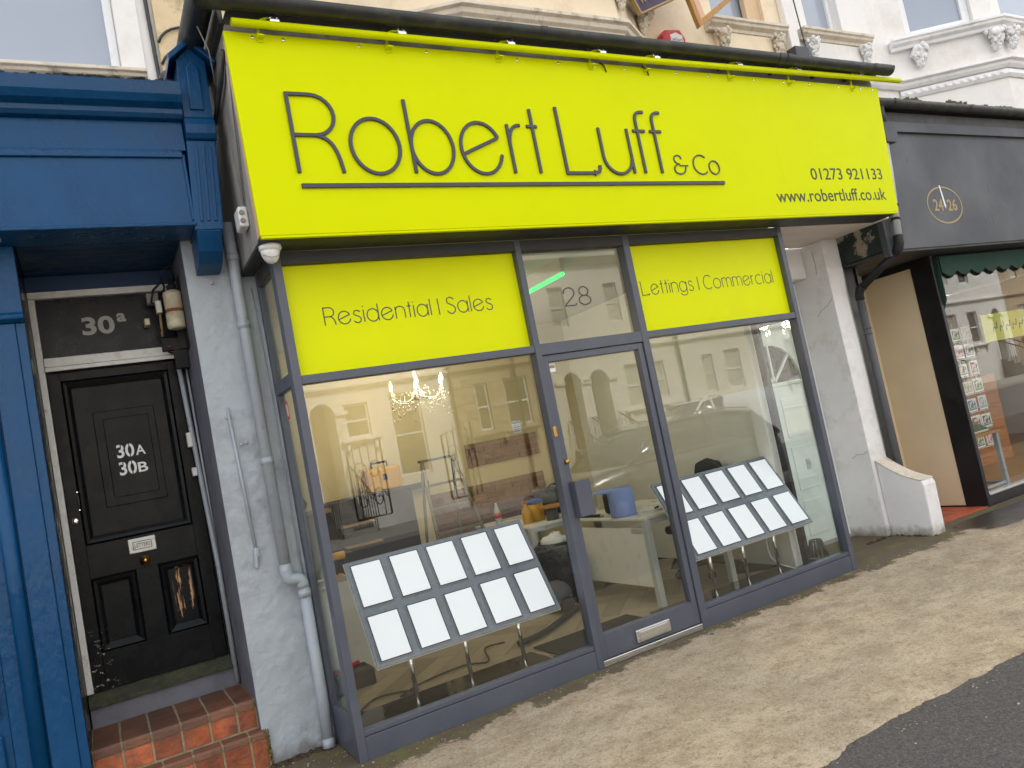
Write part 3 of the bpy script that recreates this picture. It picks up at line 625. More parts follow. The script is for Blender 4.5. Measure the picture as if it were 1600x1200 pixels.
part('front_face', rough_slab(-0.452, -0.0505, 0.5, 0, 0.03, 3.25, 44, 340, 0.0042, 5, 0.012), 'grey_paint', pl)
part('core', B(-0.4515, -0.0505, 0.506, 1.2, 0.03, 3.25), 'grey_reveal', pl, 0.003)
part('conduit', MB().tube([(-0.345, 0.488, 2.13), (-0.318, 0.487, 1.27)], 0.009), 'grey_pipe', pl)
part('conduit_end', MB().box(-0.335, -0.305, 0.47, 0.497, 1.225, 1.275).box(-0.342, -0.315, 0.475, 0.497, 1.17, 1.215).tube([(-0.32, 0.478, 1.28), (-0.33, 0.48, 1.16)], 0.012), 'grey_pipe', pl, 0.004)
for x, z in ((-0.352, 2.07), (-0.3, 1.90), (-0.27, 1.905), (-0.31, 2.9)): part('wall_plug', MB().lathe([(0.006, -0.012), (0.011, -0.008), (0.011, 0.0)], 8, (x, 0.498, z), 'y'), 'grey_pipe', pl)
dp = thing('downpipe', 'grey painted downpipe with an offset bend down the pillar beside the shopfront', 'downpipe', (-0.12, 0.43, 0.05))
part('pipe', MB().tube([(-0.178, 0.43, 3.25), (-0.178, 0.43, 3.02), (-0.180, 0.43, 1.13)], 0.034, 14), 'grey_pipe', dp)
part('pipe', MB().tube([(-0.095, 0.43, 1.0), (-0.098, 0.43, 0.4), (-0.105, 0.43, 0.05)], 0.033, 14), 'grey_pipe', dp)
part('offset_bend', MB().tube([(-0.180, 0.43, 1.15)] + bez((-0.180, 0.43, 1.11), (-0.180, 0.43, 1.05), (-0.165, 0.43, 1.055), (-0.14, 0.43, 1.05), 5) + bez((-0.135, 0.43, 1.05), (-0.11, 0.43, 1.045), (-0.096, 0.43, 1.04), (-0.096, 0.43, 0.99), 5), 0.0355, 14), 'grey_pipe', dp)
for z, x in ((3.04, -0.178), (2.62, -0.179), (1.78, -0.18), (0.965, -0.096)): part('socket', MB().tube([(x, 0.43, z - 0.03), (x, 0.43, z + 0.012)], 0.0385, 14), 'grey_pipe', dp)
part('shoe', MB().tube([(-0.105, 0.43, 0.10), (-0.107, 0.42, 0.05)], [0.035, 0.038], 14), 'grey_pipe', dp)
# strip of grey wall between the downpipe and the shop frame
part('cable', MB().tube([(-0.085, 0.492, 2.85), (-0.075, 0.49, 2.2), (-0.08, 0.491, 1.4), (-0.07, 0.49, 0.9)], 0.004, 5), 'grey_pipe', pl)

# ---------------------------------------------------------------- black front door 30A
def door_material():
    m = mat('door_paint', lin((16, 18, 21)), 0.27, var=0.12, vscale=6, bump=0.05, bscale=50, spec=0.16)
    t = m.node_tree; N = t.nodes; L = t.links; p = N['Principled BSDF']
    old = p.inputs['Base Color'].links[0].from_socket
    tc = N.new('ShaderNodeTexCoord'); sep = N.new('ShaderNodeSeparateXYZ'); L.new(tc.outputs['Object'], sep.inputs[0])
    def rng(f, a, b, c, d):
        r = N.new('ShaderNodeMapRange'); r.inputs[1].default_value = a; r.inputs[2].default_value = b; r.inputs[3].default_value = c; r.inputs[4].default_value = d; L.new(f, r.inputs[0]); return r.outputs[0]
    def mul(a, b):
        x = N.new('ShaderNodeMath'); x.operation = 'MULTIPLY'; L.new(a, x.inputs[0]); L.new(b, x.inputs[1]); return x.outputs[0]
    def ns(sc, st):
        mp_ = N.new('ShaderNodeMapping'); mp_.inputs['Scale'].default_value = st; L.new(tc.outputs['Object'], mp_.inputs[0])
        n = N.new('ShaderNodeTexNoise'); n.inputs['Scale'].default_value = sc; n.inputs['Detail'].default_value = 7; n.inputs['Roughness'].default_value = 0.7; L.new(mp_.outputs[0], n.inputs['Vector']); return n.outputs['Fac']
    def mixc(f, a, col):
        x = N.new('ShaderNodeMix'); x.data_type = 'RGBA'; L.new(f, x.inputs[0]); L.new(a, x.inputs[6]); x.inputs[7].default_value = (*col, 1); return x.outputs[2]
    # worn strips of bare timber on the lower right panel, chips at the lower left corner (object space: origin at the door's foot)
    X, Z = sep.outputs['X'], sep.outputs['Z']
    boxr = mul(mul(rng(X, 0.13, 0.15, 0, 1), rng(X, 0.235, 0.25, 1, 0)), mul(rng(Z, 0.27, 0.3, 0, 1), rng(Z, 0.60, 0.63, 1, 0)))
    strip = rng(ns(15, (1.8, 1, 0.16)), 0.555, 0.56, 0, 1)
    c = mixc(mul(boxr, strip), old, lin((214, 164, 120)))
    boxl = mul(rng(X, -0.22, -0.30, 0, 1), rng(Z, 0.42, 0.1, 0, 1))
    chips = rng(ns(42, (1, 1, 1.6)), 0.61, 0.615, 0, 1)
    c = mixc(mul(boxl, chips), c, lin((215, 212, 205)))
    c2 = rng(ns(30, (1.4, 1, 0.7)), 0.72, 0.725, 0, 1)
    c = mixc(mul(rng(Z, 0.9, 0.2, 0, 1), c2), c, lin((180, 176, 170)))
    L.new(c, p.inputs['Base Color'])
door_material()
DX = -0.88
dw = thing('front_door', 'worn black panelled front door numbered 30A and 30B with brass letter plate', 'door', (DX, 1.12, 0.612))
part('leaf', B(-1.258, -0.495, 1.125, 1.165, 0.612, 2.558), 'door_paint', dw)
def frame_rect(mb, x0, x1, z0, z1, w, ya, yb):
    mb.box(x0, x1, ya, yb, z0, z0 + w); mb.box(x0, x1, ya, yb, z1 - w, z1); mb.box(x0, x0 + w, ya, yb, z0 + w, z1 - w); mb.box(x1 - w, x1, ya, yb, z0 + w, z1 - w); return mb
def mould(name, x0, x1, z0, z1, w, parent, m='door_paint', y=1.125, d=0.02):
    mb = MB()
    for (a, b, c, e) in ((x0, x1, z0, z1),):
        o = [(a, c), (b, c), (b, e), (a, e)]
        rings = [(0, 0), (0.25 * w, -d), (0.6 * w, -d * 0.7), (w, 0.0)]
        vs = []
        for (ins, dy) in rings: vs += [(a + ins, y + dy, c + ins), (b - ins, y + dy, c + ins), (b - ins, y + dy, e - ins), (a + ins, y + dy, e - ins)]
        fs = []
        for k in range(3):
            for j in range(4): fs.append((k * 4 + j, k * 4 + (j + 1) % 4, k * 4 + 4 + (j + 1) % 4, k * 4 + 4 + j))
        mb.add(vs, fs)
    return part(name, mb, m, parent)
# stiles and rails stand proud of the sunk panels
LF = 1.108
sr = MB()
for a, b, c, e in ((-1.258, -1.19, 0.612, 2.558), (-0.575, -0.495, 0.612, 2.558), (-1.19, -0.575, 2.505, 2.558), (-1.19, -0.575, 1.275, 1.478), (-1.19, -0.575, 0.612, 0.83), (-0.94, -0.815, 0.83, 1.275)):
    sr.box(a, b, LF, 1.1245, c, e)
part('stiles_and_rails', sr, 'door_paint', dw, 0.002)
for a, b, c, e in ((-1.19, -0.575, 1.478, 2.505), (-1.19, -0.94, 0.83, 1.275), (-0.815, -0.575, 0.83, 1.275)):
    mould('panel_moulding', a, b, c, e, 0.05, dw, y=LF + 0.004, d=0.018)
hb = part('number_board', B(-1.046, -0.695, 1.108, 1.1243, 1.684, 2.286), 'door_paint', dw, 0.004)
part('number_board_panel', B(-0.995, -0.735, 1.100, 1.1075, 1.735, 2.235), 'door_paint', hb, 0.004)
for z, t in ((1.975, 'A'), (1.865, 'B')):
    part('numerals', typeset('30', -0.945, -0.845, z, z + 0.085, 1.0975, 1.0995, 0.022), 'paper', hb)
    part('numerals', typeset(t, -0.838, -0.782, z + 0.004, z + 0.066, 1.0975, 1.0995, 0.015), 'paper', hb)
# stencil bridges
for z in (2.004, 1.894):
    for x, dz in ((-0.8715, 0.0), (-0.8715, 0.064), (-0.92, 0.066)): part('stencil_gap', B(x - 0.003, x + 0.003, 1.0968, 1.0974, z - 0.03 + dz, z - 0.008 + dz), 'black_gloss', hb)
mat('plate', lin((202, 202, 196)), 0.35, 0.3, var=0.12, vscale=18)
lt = part('letter_plate', B(-0.962, -0.806, 1.096, 1.1075, 1.372, 1.462), 'plate', dw, 0.004)
part('letter_flap', frame_rect(MB(), -0.938, -0.83, 1.392, 1.442, 0.004, 1.0925, 1.0955), 'print_dark', lt)
part('lettering', typeset('LETTERS', -0.928, -0.84, 1.405, 1.43, 1.0935, 1.0955, 0.01), 'print_dark', lt)
part('door_knob', MB().lathe([(0.004, -0.05), (0.016, -0.046), (0.018, -0.034), (0.012, -0.022), (0.012, -0.012), (0.030, -0.008), (0.034, 0.0)], 18, (-0.881, LF, 1.318), 'y'), 'brass', dw)
part('lock', MB().lathe([(0.006, -0.012), (0.019, -0.011), (0.021, 0.0)], 16, (-1.222, LF, 1.64), 'y'), 'chrome', dw)
part('small_handle', MB().tube([(-1.192, LF, 1.80), (-1.19, LF - 0.02, 1.795), (-1.19, LF - 0.02, 1.72), (-1.192, LF, 1.715)], 0.005, 6), 'print_dark', dw)
for z in (1.812, 1.702): part('screw', MB().lathe([(0.004, -0.006), (0.008, 0)], 8, (-1.191, LF, z), 'y'), 'chrome', dw)
df = thing('door_frame', 'chipped white timber frame and dark numbered panel 30a above the black door', 'door frame', (DX, 1.15, 0.55))
part('jamb', B(-1.298, -1.262, 1.085, 1.2, 0.612, 3.03), 'white_trim', df, 0.004)
part('jamb', B(-0.4915, -0.458, 1.10, 1.2, 0.612, 2.56), 'black_gloss', df, 0.004)
part('head', B(-1.298, -0.456, 1.085, 1.2, 3.032, 3.075), 'white_trim', df, 0.004)
tr_ = part('transom_bar', B(-1.2605, -0.456, 1.075, 1.2, 2.595, 2.652), 'white_trim', df, 0.004)
part('moulding', B(-1.2605, -0.456, 1.062, 1.0745, 2.566, 2.592), 'white_trim', tr_, 0.004)
tpn = part('number_panel', B(-1.2605, -0.456, 1.12, 1.15, 2.653, 3.031), 'black_gloss', df)
mat('num_grey', lin((168, 170, 164)), 0.6, var=0.05)
part('numerals', typeset('30', -1.028, -0.842, 2.782, 2.9, 1.117, 1.1195, 0.03), 'num_grey', tpn)
part('numerals', typeset('a', -0.825, -0.77, 2.852, 2.91, 1.117, 1.1195, 0.03), 'num_grey', tpn)
part('sill', MB().prism([(1.04, 0.532), (1.04, 0.552), (1.125, 0.61), (1.2, 0.611), (1.2, 0.53)], 'x', -1.295, -0.456), 'mossy', df, 0.003)
part('step_riser', B(-1.295, -0.456, 1.065, 1.2, 0.40, 0.531), 'grey_reveal', df, 0.006)
part('conduit', MB().tube([(-0.515, 1.045, 2.62), (-0.500, 1.05, 2.1), (-0.472, 1.05, 1.2), (-0.47, 1.05, 0.44)], 0.016, 10), 'grey_pipe', df)
part('conduit', MB().tube([(-0.468, 1.06, 2.6), (-0.462, 1.06, 1.6), (-0.458, 1.06, 0.9)], 0.008, 8), 'grey_pipe', df)
for z in (2.02, 1.97, 1.78): part('conduit_clip', B(-0.535, -0.505, 1.03, 1.09, z, z + 0.055 - 0.01 * (z > 2)), 'white_trim', df, 0.004)
# recess lining
rc = thing('door_recess', 'dark blue boarded soffit and reveal around the recessed black door', 'porch', (DX, 0.8, 0.4))
part('left_reveal', B(-1.345, -1.300, 0.462, 1.2, 0.03, 3.22), 'black_gloss', rc, 0.003)
for k in range(9):
    part('soffit_board', B(-1.298, -0.4535, 0.262 + 0.092 * k, 0.350 + 0.092 * k, 3.172, 3.19), 'blue_soffit', rc, 0.004)
part('back_panel', B(-1.2995, -0.4535, 1.09, 1.2, 3.078, 3.171), 'blue_soffit', rc)
part('core_above', B(-1.299, -0.40, 0.465, 1.11, 3.192, 3.98), 'soffit_dark', rc)  # unseen block added over the recess to keep sky light from leaking in
part('hall_backing', B(-1.40, -0.30, 1.205, 1.25, 0.03, 3.98), 'soffit_dark', rc)  # unseen dark panel added behind the door to close off light gaps

# ---------------------------------------------------------------- quarry tile steps
st = thing('tiled_steps', 'two worn orange quarry tile steps up to the black door', 'steps', (DX, 0.8, 0.045))
part('bed', MB().box(-1.298, -0.4535, 0.5705, 1.062, 0.046, 0.4162).box(-1.298, -0.43, 0.4755, 0.570, 0.046, 0.2475), 'grout', st)
xs = [-1.297, -1.155, -1.008, -0.858, -0.710, -0.562, -0.455]
for i in range(6):
    a, b = xs[i] + 0.006, xs[i + 1] - 0.006
    part('tile', MB().box(a, b, 0.765, 1.06, 0.4055, 0.419), 'tile_worn', st, 0.004)
    part('nosing_tile', MB().prism([(0.558, 0.372), (0.560, 0.404), (0.572, 0.418), (0.595, 0.4225), (0.758, 0.4205), (0.758, 0.4055), (0.5775, 0.4055), (0.5775, 0.372)], 'x', a, b), 'tile_worn', st, 0.002)
    part('tile', MB().box(a, b, 0.567, 0.5775, 0.262, 0.366), 'tile', st, 0.003)
xs = [-1.297, -1.125, -0.975, -0.825, -0.672, -0.525, -0.432]
for i in range(6):
    a, b = xs[i] + 0.006, xs[i + 1] - 0.006
    part('nosing_tile', MB().prism([(0.463, 0.214), (0.465, 0.238), (0.476, 0.2495), (0.495, 0.2535), (0.566, 0.252), (0.566, 0.2365), (0.4815, 0.2365), (0.4815, 0.214)], 'x', a, b), 'tile_worn', st, 0.002)
    part('tile', MB().box(a, b, 0.472, 0.4815, 0.052, 0.208), 'tile', st, 0.003)
ms = MB()
for k in range(110): ms.blob((-0.43 + rg.uniform(-0.012, 0.01), 0.472 + rg.uniform(-0.006, 0.02), rg.uniform(0.06, 0.25)), (0.005, 0.005, 0.007), 6, 4, 0.5, k)
mat('moss_green', lin((120, 104, 62)), 0.95, var=0.4, vscale=60, bump=0.5, bscale=120)
o = part('moss', ms, 'moss_green', st); o['kind'] = 'stuff'

# ---------------------------------------------------------------- old bell housing over the door
bl = thing('alarm_cylinder', 'rusty off-white metal cylinder on a dark bracket above the black door', 'fitting', (-0.5, 0.86, 2.66))
mat('old_white', lin((214, 204, 176)), 0.5, var=0.15, vscale=20, bump=0.1, bscale=40, dirt=lin((140, 84, 40)), dscale=9, damt=0.75, dlo=0.6, dhi=0.68)
part('upper_drum', MB().lathe([(0.030, 2.968), (0.056, 2.955), (0.058, 2.94), (0.058, 2.842)], 20, (-0.50, 0.86, 0)), 'old_white', bl)
part('band', MB().lathe([(0.0575, 2.841), (0.0565, 2.822)], 20, (-0.50, 0.86, 0)), 'rust', bl)
part('lower_drum', MB().lathe([(0.0595, 2.821), (0.060, 2.735), (0.057, 2.722), (0.03, 2.714)], 20, (-0.50, 0.86, 0)), 'old_white', bl)
part('neck', MB().lathe([(0.03, 2.969), (0.03, 3.0), (0.018, 3.005), (0.018, 3.05)], 12, (-0.50, 0.86, 0)), 'rubber', bl)
part('bracket', MB().box(-0.456, -0.4535, 0.80, 0.93, 2.58, 3.06).box(-0.50, -0.4565, 0.93, 0.94, 2.6, 3.0).box(-0.60, -0.4565, 0.945, 0.99, 2.60, 2.68).box(-0.535, -0.4565, 0.95, 1.0, 2.48, 2.6), 'rubber', bl, 0.003)
part('wire_knot', MB().tube([(-0.54, 0.9, 3.05), (-0.60, 0.95, 3.0), (-0.62, 0.98, 2.93), (-0.57, 1.0, 2.9), (-0.53, 0.95, 3.02), (-0.56, 0.9, 3.1), (-0.48, 0.88, 3.14), (-0.47, 0.9, 3.04)], 0.007, 6), 'rubber', bl)
part('wire_knot', MB().tube([(-0.6, 0.96, 2.75), (-0.57, 1.02, 2.7), (-0.56, 1.0, 2.6), (-0.5, 0.98, 2.56)], 0.008, 6), 'rubber', bl)
part('switch', B(-0.60, -0.565, 0.94, 1.0, 2.85, 2.93), 'plastic_white', bl, 0.004)
part('junction_box', B(-0.64, -0.57, 1.0, 1.075, 2.93, 3.0), 'cable_grey', bl, 0.006)
part('sensor', MB().box(-0.672, -0.64, 1.03, 1.115, 2.795, 2.84), 'old_white', bl, 0.005)
part('indicator', MB().blob((-0.56, 0.93, 2.62), (0.008, 0.008, 0.008), 8, 5), 'red_plastic', bl)
part('yellow_sleeve', MB().tube([(-0.58, 0.97, 2.85), (-0.585, 0.98, 2.7)], 0.009, 6), 'gold', bl)

# ---------------------------------------------------------------- blue painted shopfront next door
bs = thing('blue_shopfront', 'glossy blue painted timber shopfront with fascia, cornice and gabled bracket', 'shopfront', (-2.2, 0.4, 0.045))
XL = -16.0
part('fascia_board', B(XL, -0.385, 0.216, 0.46, 3.19, 3.60), 'blue_paint', bs, 0.004)
part('panel_bead', MB().prism([(0.20, 3.575), (0.196, 3.60), (0.205, 3.622), (0.2155, 3.625), (0.2155, 3.575)], 'x', XL, -0.40), 'blue_paint', bs, 0.004)
part('panel_bead', B(-0.405, -0.388, 0.200, 0.2155, 3.20, 3.574), 'blue_paint', bs, 0.006)
part('lower_edge', MB().prism([(0.19, 3.165), (0.186, 3.182), (0.2, 3.189), (0.46, 3.189), (0.46, 3.165)], 'x', XL, -0.386), 'blue_paint', bs, 0.004)
part('frieze', B(XL, -0.372, 0.226, 0.46, 3.627, 3.80), 'blue_paint', bs, 0.003)
part('cornice', MB().prism([(0.226, 3.801), (0.19, 3.806), (0.17, 3.825), (0.165, 3.85), (0.12, 3.87), (0.095, 3.905), (0.085, 3.95), (0.08, 3.975), (0.30, 4.02), (0.46, 4.02), (0.46, 3.801)], 'x', XL, -0.366), 'blue_paint', bs, 0.002)
mo = MB()
for k in range(220): mo.blob((-0.4 - abs(rg.gauss(0, 0.5)), rg.uniform(0.085, 0.2), 3.978 + rg.uniform(0, 0.008)), (0.02, 0.015, 0.006), 6, 4, 0.5, k)
o = part('moss', mo, 'mossy', bs); o['kind'] = 'stuff'
brk = part('bracket_shaft', MB().prism([(-0.352, 4.17), (-0.27, 4.25), (-0.19, 4.17), (-0.197, 3.815), (-0.36, 3.815)], 'y', 0.19, 0.46), 'blue_paint', bs, 0.004)
ip = [(-0.305, 4.12), (-0.27, 4.165), (-0.235, 4.12), (-0.240, 3.86), (-0.318, 3.86)]
part('sunk_panel', MB().prism(ip, 'y', 0.176, 0.1895), 'blue_paint', brk, 0.006)
for k, (dx, m_) in enumerate(((-0.395, -1), (-0.14, 1))):
    part('gable_moulding', MB().prism([(-0.27, 4.255), (-0.27, 4.30), (dx, 4.185), (dx, 4.14)], 'y', 0.15, 0.46), 'blue_paint', brk, 0.006)
part('bracket_roll', MB().prism([(0.19, 3.814), (0.175, 3.80), (0.16, 3.76), (0.165, 3.71), (0.185, 3.685), (0.21, 3.68), (0.46, 3.68), (0.46, 3.814)], 'x', -0.364, -0.196), 'blue_paint', bs, 0.004)
lo = part('bracket_lower', MB().prism([(-0.366, 3.679), (-0.204, 3.679), (-0.243, 3.14), (-0.40, 3.14)], 'y', 0.20, 0.46), 'blue_paint', bs, 0.005)
for u in (0.28, 0.52, 0.76):
    part('flute', MB().prism([(-0.366 + 0.16 * u - 0.008, 3.64), (-0.366 + 0.16 * u + 0.010, 3.64), (-0.40 + 0.157 * u + 0.010, 3.19), (-0.40 + 0.157 * u - 0.008, 3.19)], 'y', 0.192, 0.1995), 'blue_paint', lo, 0.003)
part('bracket_corbel', MB().prism([(0.2, 3.139), (0.22, 3.10), (0.26, 3.03), (0.33, 2.975), (0.42, 2.955), (0.498, 2.95), (0.498, 3.139)], 'x', -0.392, -0.255), 'blue_paint', bs, 0.006)
pil = part('pilaster', B(-1.47, -1.347, 0.44, 0.6, 0.03, 2.74), 'blue_paint', bs, 0.006)
part('pilaster_edge', B(-1.3465, -1.302, 0.45, 0.4615, 0.03, 2.74), 'blue_paint', pil, 0.003)
part('pilaster_cap', MB().prism([(0.42, 2.79), (0.40, 2.775), (0.405, 2.755), (0.43, 2.7405), (0.6, 2.7405), (0.6, 2.79)], 'x', -1.50, -1.30), 'blue_paint', bs, 0.004)
part('neck_block', B(-1.48, -1.302, 0.43, 0.6, 2.7905, 3.164), 'blue_paint', bs, 0.006)
part('half_round_moulding', MB().tube([(-1.515, 0.46, 0.03), (-1.515, 0.46, 2.74)], 0.038, 16), 'blue_paint', bs)
part('bed_strip', B(-1.62, -1.4705, 0.465, 0.6, 0.03, 2.74), 'blue_paint', bs, 0.004)
part('stall_board', B(XL, -1.6205, 0.48, 0.6, 0.03, 3.16), 'blue_paint', bs, 0.004)
for z0, z1 in ((0.10, 0.66), (0.74, 1.62)):
    part('raised_panel', B(-2.3, -1.655, 0.45, 0.4795, z0, z1), 'blue_paint', bs, 0.016, 3)
# projecting lamp arm tip at the picture's edge
part('lamp_arm', MB().box(-1.46, -1.335, 0.06, 0.10, 3.075, 3.09), 'grey_pipe', bs, 0.004)
part('back_wall', B(XL, -1.30, 0.62, 1.2, 0.03, 3.98), 'grey_reveal', bs)

# ---------------------------------------------------------------- upper storeys
YW = 1.12
def bracket_scroll(parent, x, y, z, s=1.0, m='stone_trim', ang=0.0):
    """leafy corbel under a sill"""
    mb = MB(); q = random.Random(int(x * 100)); c, s_ = math.cos(ang), math.sin(ang)
    for k in range(44):
        t = k / 43.0; a = q.uniform(-1.45, 1.45); rad = 0.062 * (1 - 0.75 * t) + 0.012
        u, d, h, r = rad * math.sin(a), -0.012 - rad * math.cos(a) * 0.95, -0.012 - 0.15 * t, q.uniform(0.011, 0.021) * (1 - 0.35 * t)
        X, Y = u * s, d * s
        mb.blob((x + X * c - Y * s_, y + X * s_ + Y * c, z + h * s), (r * s, r * s, r * s * 1.35), 7, 5, 0.25, k + int(x * 10))
    for t in (0.1, 0.4, 0.7):
        r = 0.06 * (1 - 0.7 * t); Y = -0.01 - r * 0.4; mb.blob((x - Y * s * s_, y + Y * s * c, z - 0.16 * t * s - 0.03), (r * s, r * s, 0.05 * s), 10, 6)
    return part('corbel', mb, m, parent)
def cornice_path(pts, prof, mb=None):
    """sweep a (out, z) profile along a horizontal path of (x, y) points; outwards is to the right of travel... mitred"""
    mb = mb or MB(); n = len(pts); m = len(prof); vs = []
    for i in range(n):
        ns = []
        for a, b in ((i - 1, i), (i, i + 1)):
            if a < 0 or b >= n: continue
            dx, dy = pts[b][0] - pts[a][0], pts[b][1] - pts[a][1]; l = math.hypot(dx, dy); ns.append((dy / l, -dx / l))
        nx = sum(k[0] for k in ns) / len(ns); ny = sum(k[1] for k in ns) / len(ns); l2 = nx * nx + ny * ny
        nx /= l2; ny /= l2
        for (o, z) in prof: vs.append((pts[i][0] + nx * o, pts[i][1] + ny * o, z))
    fs = [(i * m + j, i * m + (j + 1) % m, (i + 1) * m + (j + 1) % m, (i + 1) * m + j) for i in range(n - 1) for j in range(m)]
    fs += [tuple(range(m)), tuple((n - 1) * m + j for j in range(m))]
    return mb.add(vs, fs)
def sill_prof(z, d=0.14, h=0.10): return [(0, z), (d, z), (d, z - 0.25 * h), (d * 0.86, z - 0.34 * h), (d * 0.8, z - 0.55 * h), (d * 0.45, z - 0.72 * h), (d * 0.4, z - h), (0, z - h)]
def sash(parent, x0, x1, z0, z1, y, frame='upvc', mid=True, gl='dark_glass'):
    wn = part('window_frame', frame_rect(MB(), x0, x1, z0, z1, 0.055, y, y + 0.07), frame, parent, 0.005)
    part('pane', B(x0 + 0.05, x1 - 0.05, y + 0.03, y + 0.04, z0 + 0.05, z1 - 0.05), gl, wn)
    if mid: part('meeting_rail', B(x0 + 0.055, x1 - 0.055, y + 0.002, y + 0.05, (z0 + z1) / 2 - 0.02, (z0 + z1) / 2 + 0.02), frame, wn)
    return wn
mat('upper_glass', lin((150, 158, 172)), 0.04, var=0.04, vscale=0.5, spec=1.0)
h1 = thing('white_upper_house', 'white rendered upper storey with white window above the blue shopfront', 'house', (-2.2, 1.3, 3.9))
hw = wall_holes(MB(), -16.0, -0.30, 3.9, 7.8, [(-2.2, -0.55, 4.55, 6.2)], YW, YW + 0.3)  # wall lengthened out of view to stop sun leaking onto the street
part('wall', hw, 'white_house', h1)
sash(h1, -2.2, -0.552, 4.552, 6.2, YW + 0.05, mid=False, gl='upper_glass')
part('window_sill', cornice_path([(-2.4, YW), (-0.41, YW)], sill_prof(4.548, 0.13, 0.09)), 'stone_trim', h1, 0.003)
part('plaster_band', B(-0.55, -0.40, YW - 0.02, YW - 0.001, 4.55, 7.5), 'white_house', h1, 0.004)
part('cable', MB().tube([(-0.345, YW - 0.02, 7.0), (-0.335, YW - 0.02, 5.0), (-0.325, YW - 0.02, 4.4), (-0.34, YW - 0.03, 4.0)], 0.014, 6), 'gutter', h1)
h2 = thing('cream_upper_house', 'cream rendered upper storey with canted bay behind the black gutter', 'house', (3.0, 1.3, 4.2))
hw = wall_holes(MB(), -0.30, 6.30, 4.2, 7.8, [(5.22, 6.02, 5.53, 7.2), (1.3, 4.1, 5.6, 7.4)], YW, YW + 0.3)
part('wall', hw, 'cream_wall', h2)
part('stained_pier', B(-0.30, 0.34, YW - 0.05, YW - 0.001, 3.4, 7.6), 'cream_dirty', h2, 0.006)
bay = [(1.05, YW), (1.88, 0.62), (3.46, 0.62), (4.24, YW)]
bw = MB()
vs = [(x, y, z) for z in (4.3, 7.6) for (x, y) in bay]; bw.add(vs, [(0, 1, 5, 4), (1, 2, 6, 5), (2, 3, 7, 6)])
part('bay_wall', bw, 'cream_wall', h2)
part('bay_plinth_moulding', cornice_path(bay, [(0, 5.03), (0.10, 5.02), (0.10, 4.99), (0.07, 4.975), (0.06, 4.94), (0.03, 4.92), (0.03, 4.86), (0, 4.86)]), 'stone_trim', h2, 0.003)
part('bay_sill', cornice_path(bay, sill_prof(5.50, 0.13, 0.13)), 'stone_trim', h2, 0.003)
bracket_scroll(h2, 4.02, 0.96, 5.37, 1.1, ang=0.57)
bracket_scroll(h2, 3.52, 0.64, 5.37, 1.1, ang=0.3)
sash(h2, 5.22, 6.02, 5.532, 7.2, YW + 0.10)
mat('cream_reveal', lin((206, 178, 142)), 0.75, var=0.05)
part('window_reveal', B(5.80, 6.02, YW + 0.04, YW + 0.0985, 5.54, 7.2), 'cream_reveal', h2)
part('window_sill', cornice_path([(5.06, YW), (6.22, YW)], sill_prof(5.525, 0.14, 0.12)), 'stone_trim', h2, 0.003)
part('sill_apron', B(5.16, 6.12, YW - 0.05, YW - 0.001, 5.19, 5.40), 'cream_wall', h2, 0.004)
for x in (5.22, 6.05): bracket_scroll(h2, x, YW - 0.055, 5.40, 1.25)
for k, z in enumerate((4.86, 4.70)): part('cable', MB().tube(bez((-0.30, YW - 0.06, z - 0.08), (-0.25, YW - 0.075, z + 0.05), (-0.1, YW - 0.07, z + 0.06), (0.1, YW - 0.06, z + 0.05), 8), 0.009, 6), 'gutter', h2)
h3 = thing('white_bay_house', 'white rendered upper storey with canted bay above the dark grey fascia', 'house', (9.0, 1.3, 4.2))
hw = wall_holes(MB(), 6.301, 60, 4.2, 7.8, [(6.72, 7.35, 5.55, 7.2)], YW, YW + 0.3)  # unseen length added past the view to block stray sun
part('wall', hw, 'white_house', h3)
sash(h3, 6.72, 7.35, 5.552, 7.2, YW + 0.1)
part('window_sill', cornice_path([(6.48, YW), (7.72, YW)], sill_prof(5.545, 0.14, 0.12)), 'stone_trim', h3, 0.003)
part('sill_apron', B(6.58, 7.62, YW - 0.05, YW - 0.001, 5.19, 5.42), 'white_house', h3, 0.004)
for x in (6.62, 7.56): bracket_scroll(h3, x, YW - 0.055, 5.42, 1.25, 'white_render')
bay = [(8.18, YW), (9.25, 0.40), (10.9, 0.40), (12.0, YW)]
bw = MB(); vs = [(x, y, z) for z in (4.0, 5.42) for (x, y) in bay]; bw.add(vs, [(0, 1, 5, 4), (1, 2, 6, 5), (2, 3, 7, 6)])
part('bay_wall', bw, 'white_house', h3)
part('bay_sill', cornice_path(bay, sill_prof(5.54, 0.15, 0.13)), 'white_render', h3, 0.003)
part('bay_moulding', cornice_path([(7.2, YW)] + bay, [(0, 5.04), (0.12, 5.03), (0.12, 5.0), (0.08, 4.98), (0.07, 4.95), (0.04, 4.92), (0, 4.92)]), 'white_render', h3, 0.003)
part('bay_lower_band', cornice_path(bay, [(0, 4.915), (0.03, 4.9), (0.05, 4.84), (0.02, 4.8), (0, 4.8)]), 'white_render', h3, 0.003)
# egg and dart course on the bay
dx, dy = 9.25 - 8.18, 0.40 - YW; ln = math.hypot(dx, dy)
for k in range(13):
    t = (k + 0.7) / 13.6; x, y = 8.18 + dx * t, YW + dy * t
    part('egg_ornament', MB().blob((x + dy / ln * 0.03, y - dx / ln * 0.03, 4.86), (0.034, 0.034, 0.03), 8, 6), 'white_render', h3)
for t in (0.22, 0.93):
    bracket_scroll(h3, 8.18 + dx * t + 0.0, YW + dy * t - 0.04, 5.40, 1.5, 'white_render', math.atan2(dy, dx))
bracket_scroll(h3, 9.40, 0.36, 5.40, 1.5, 'white_render')
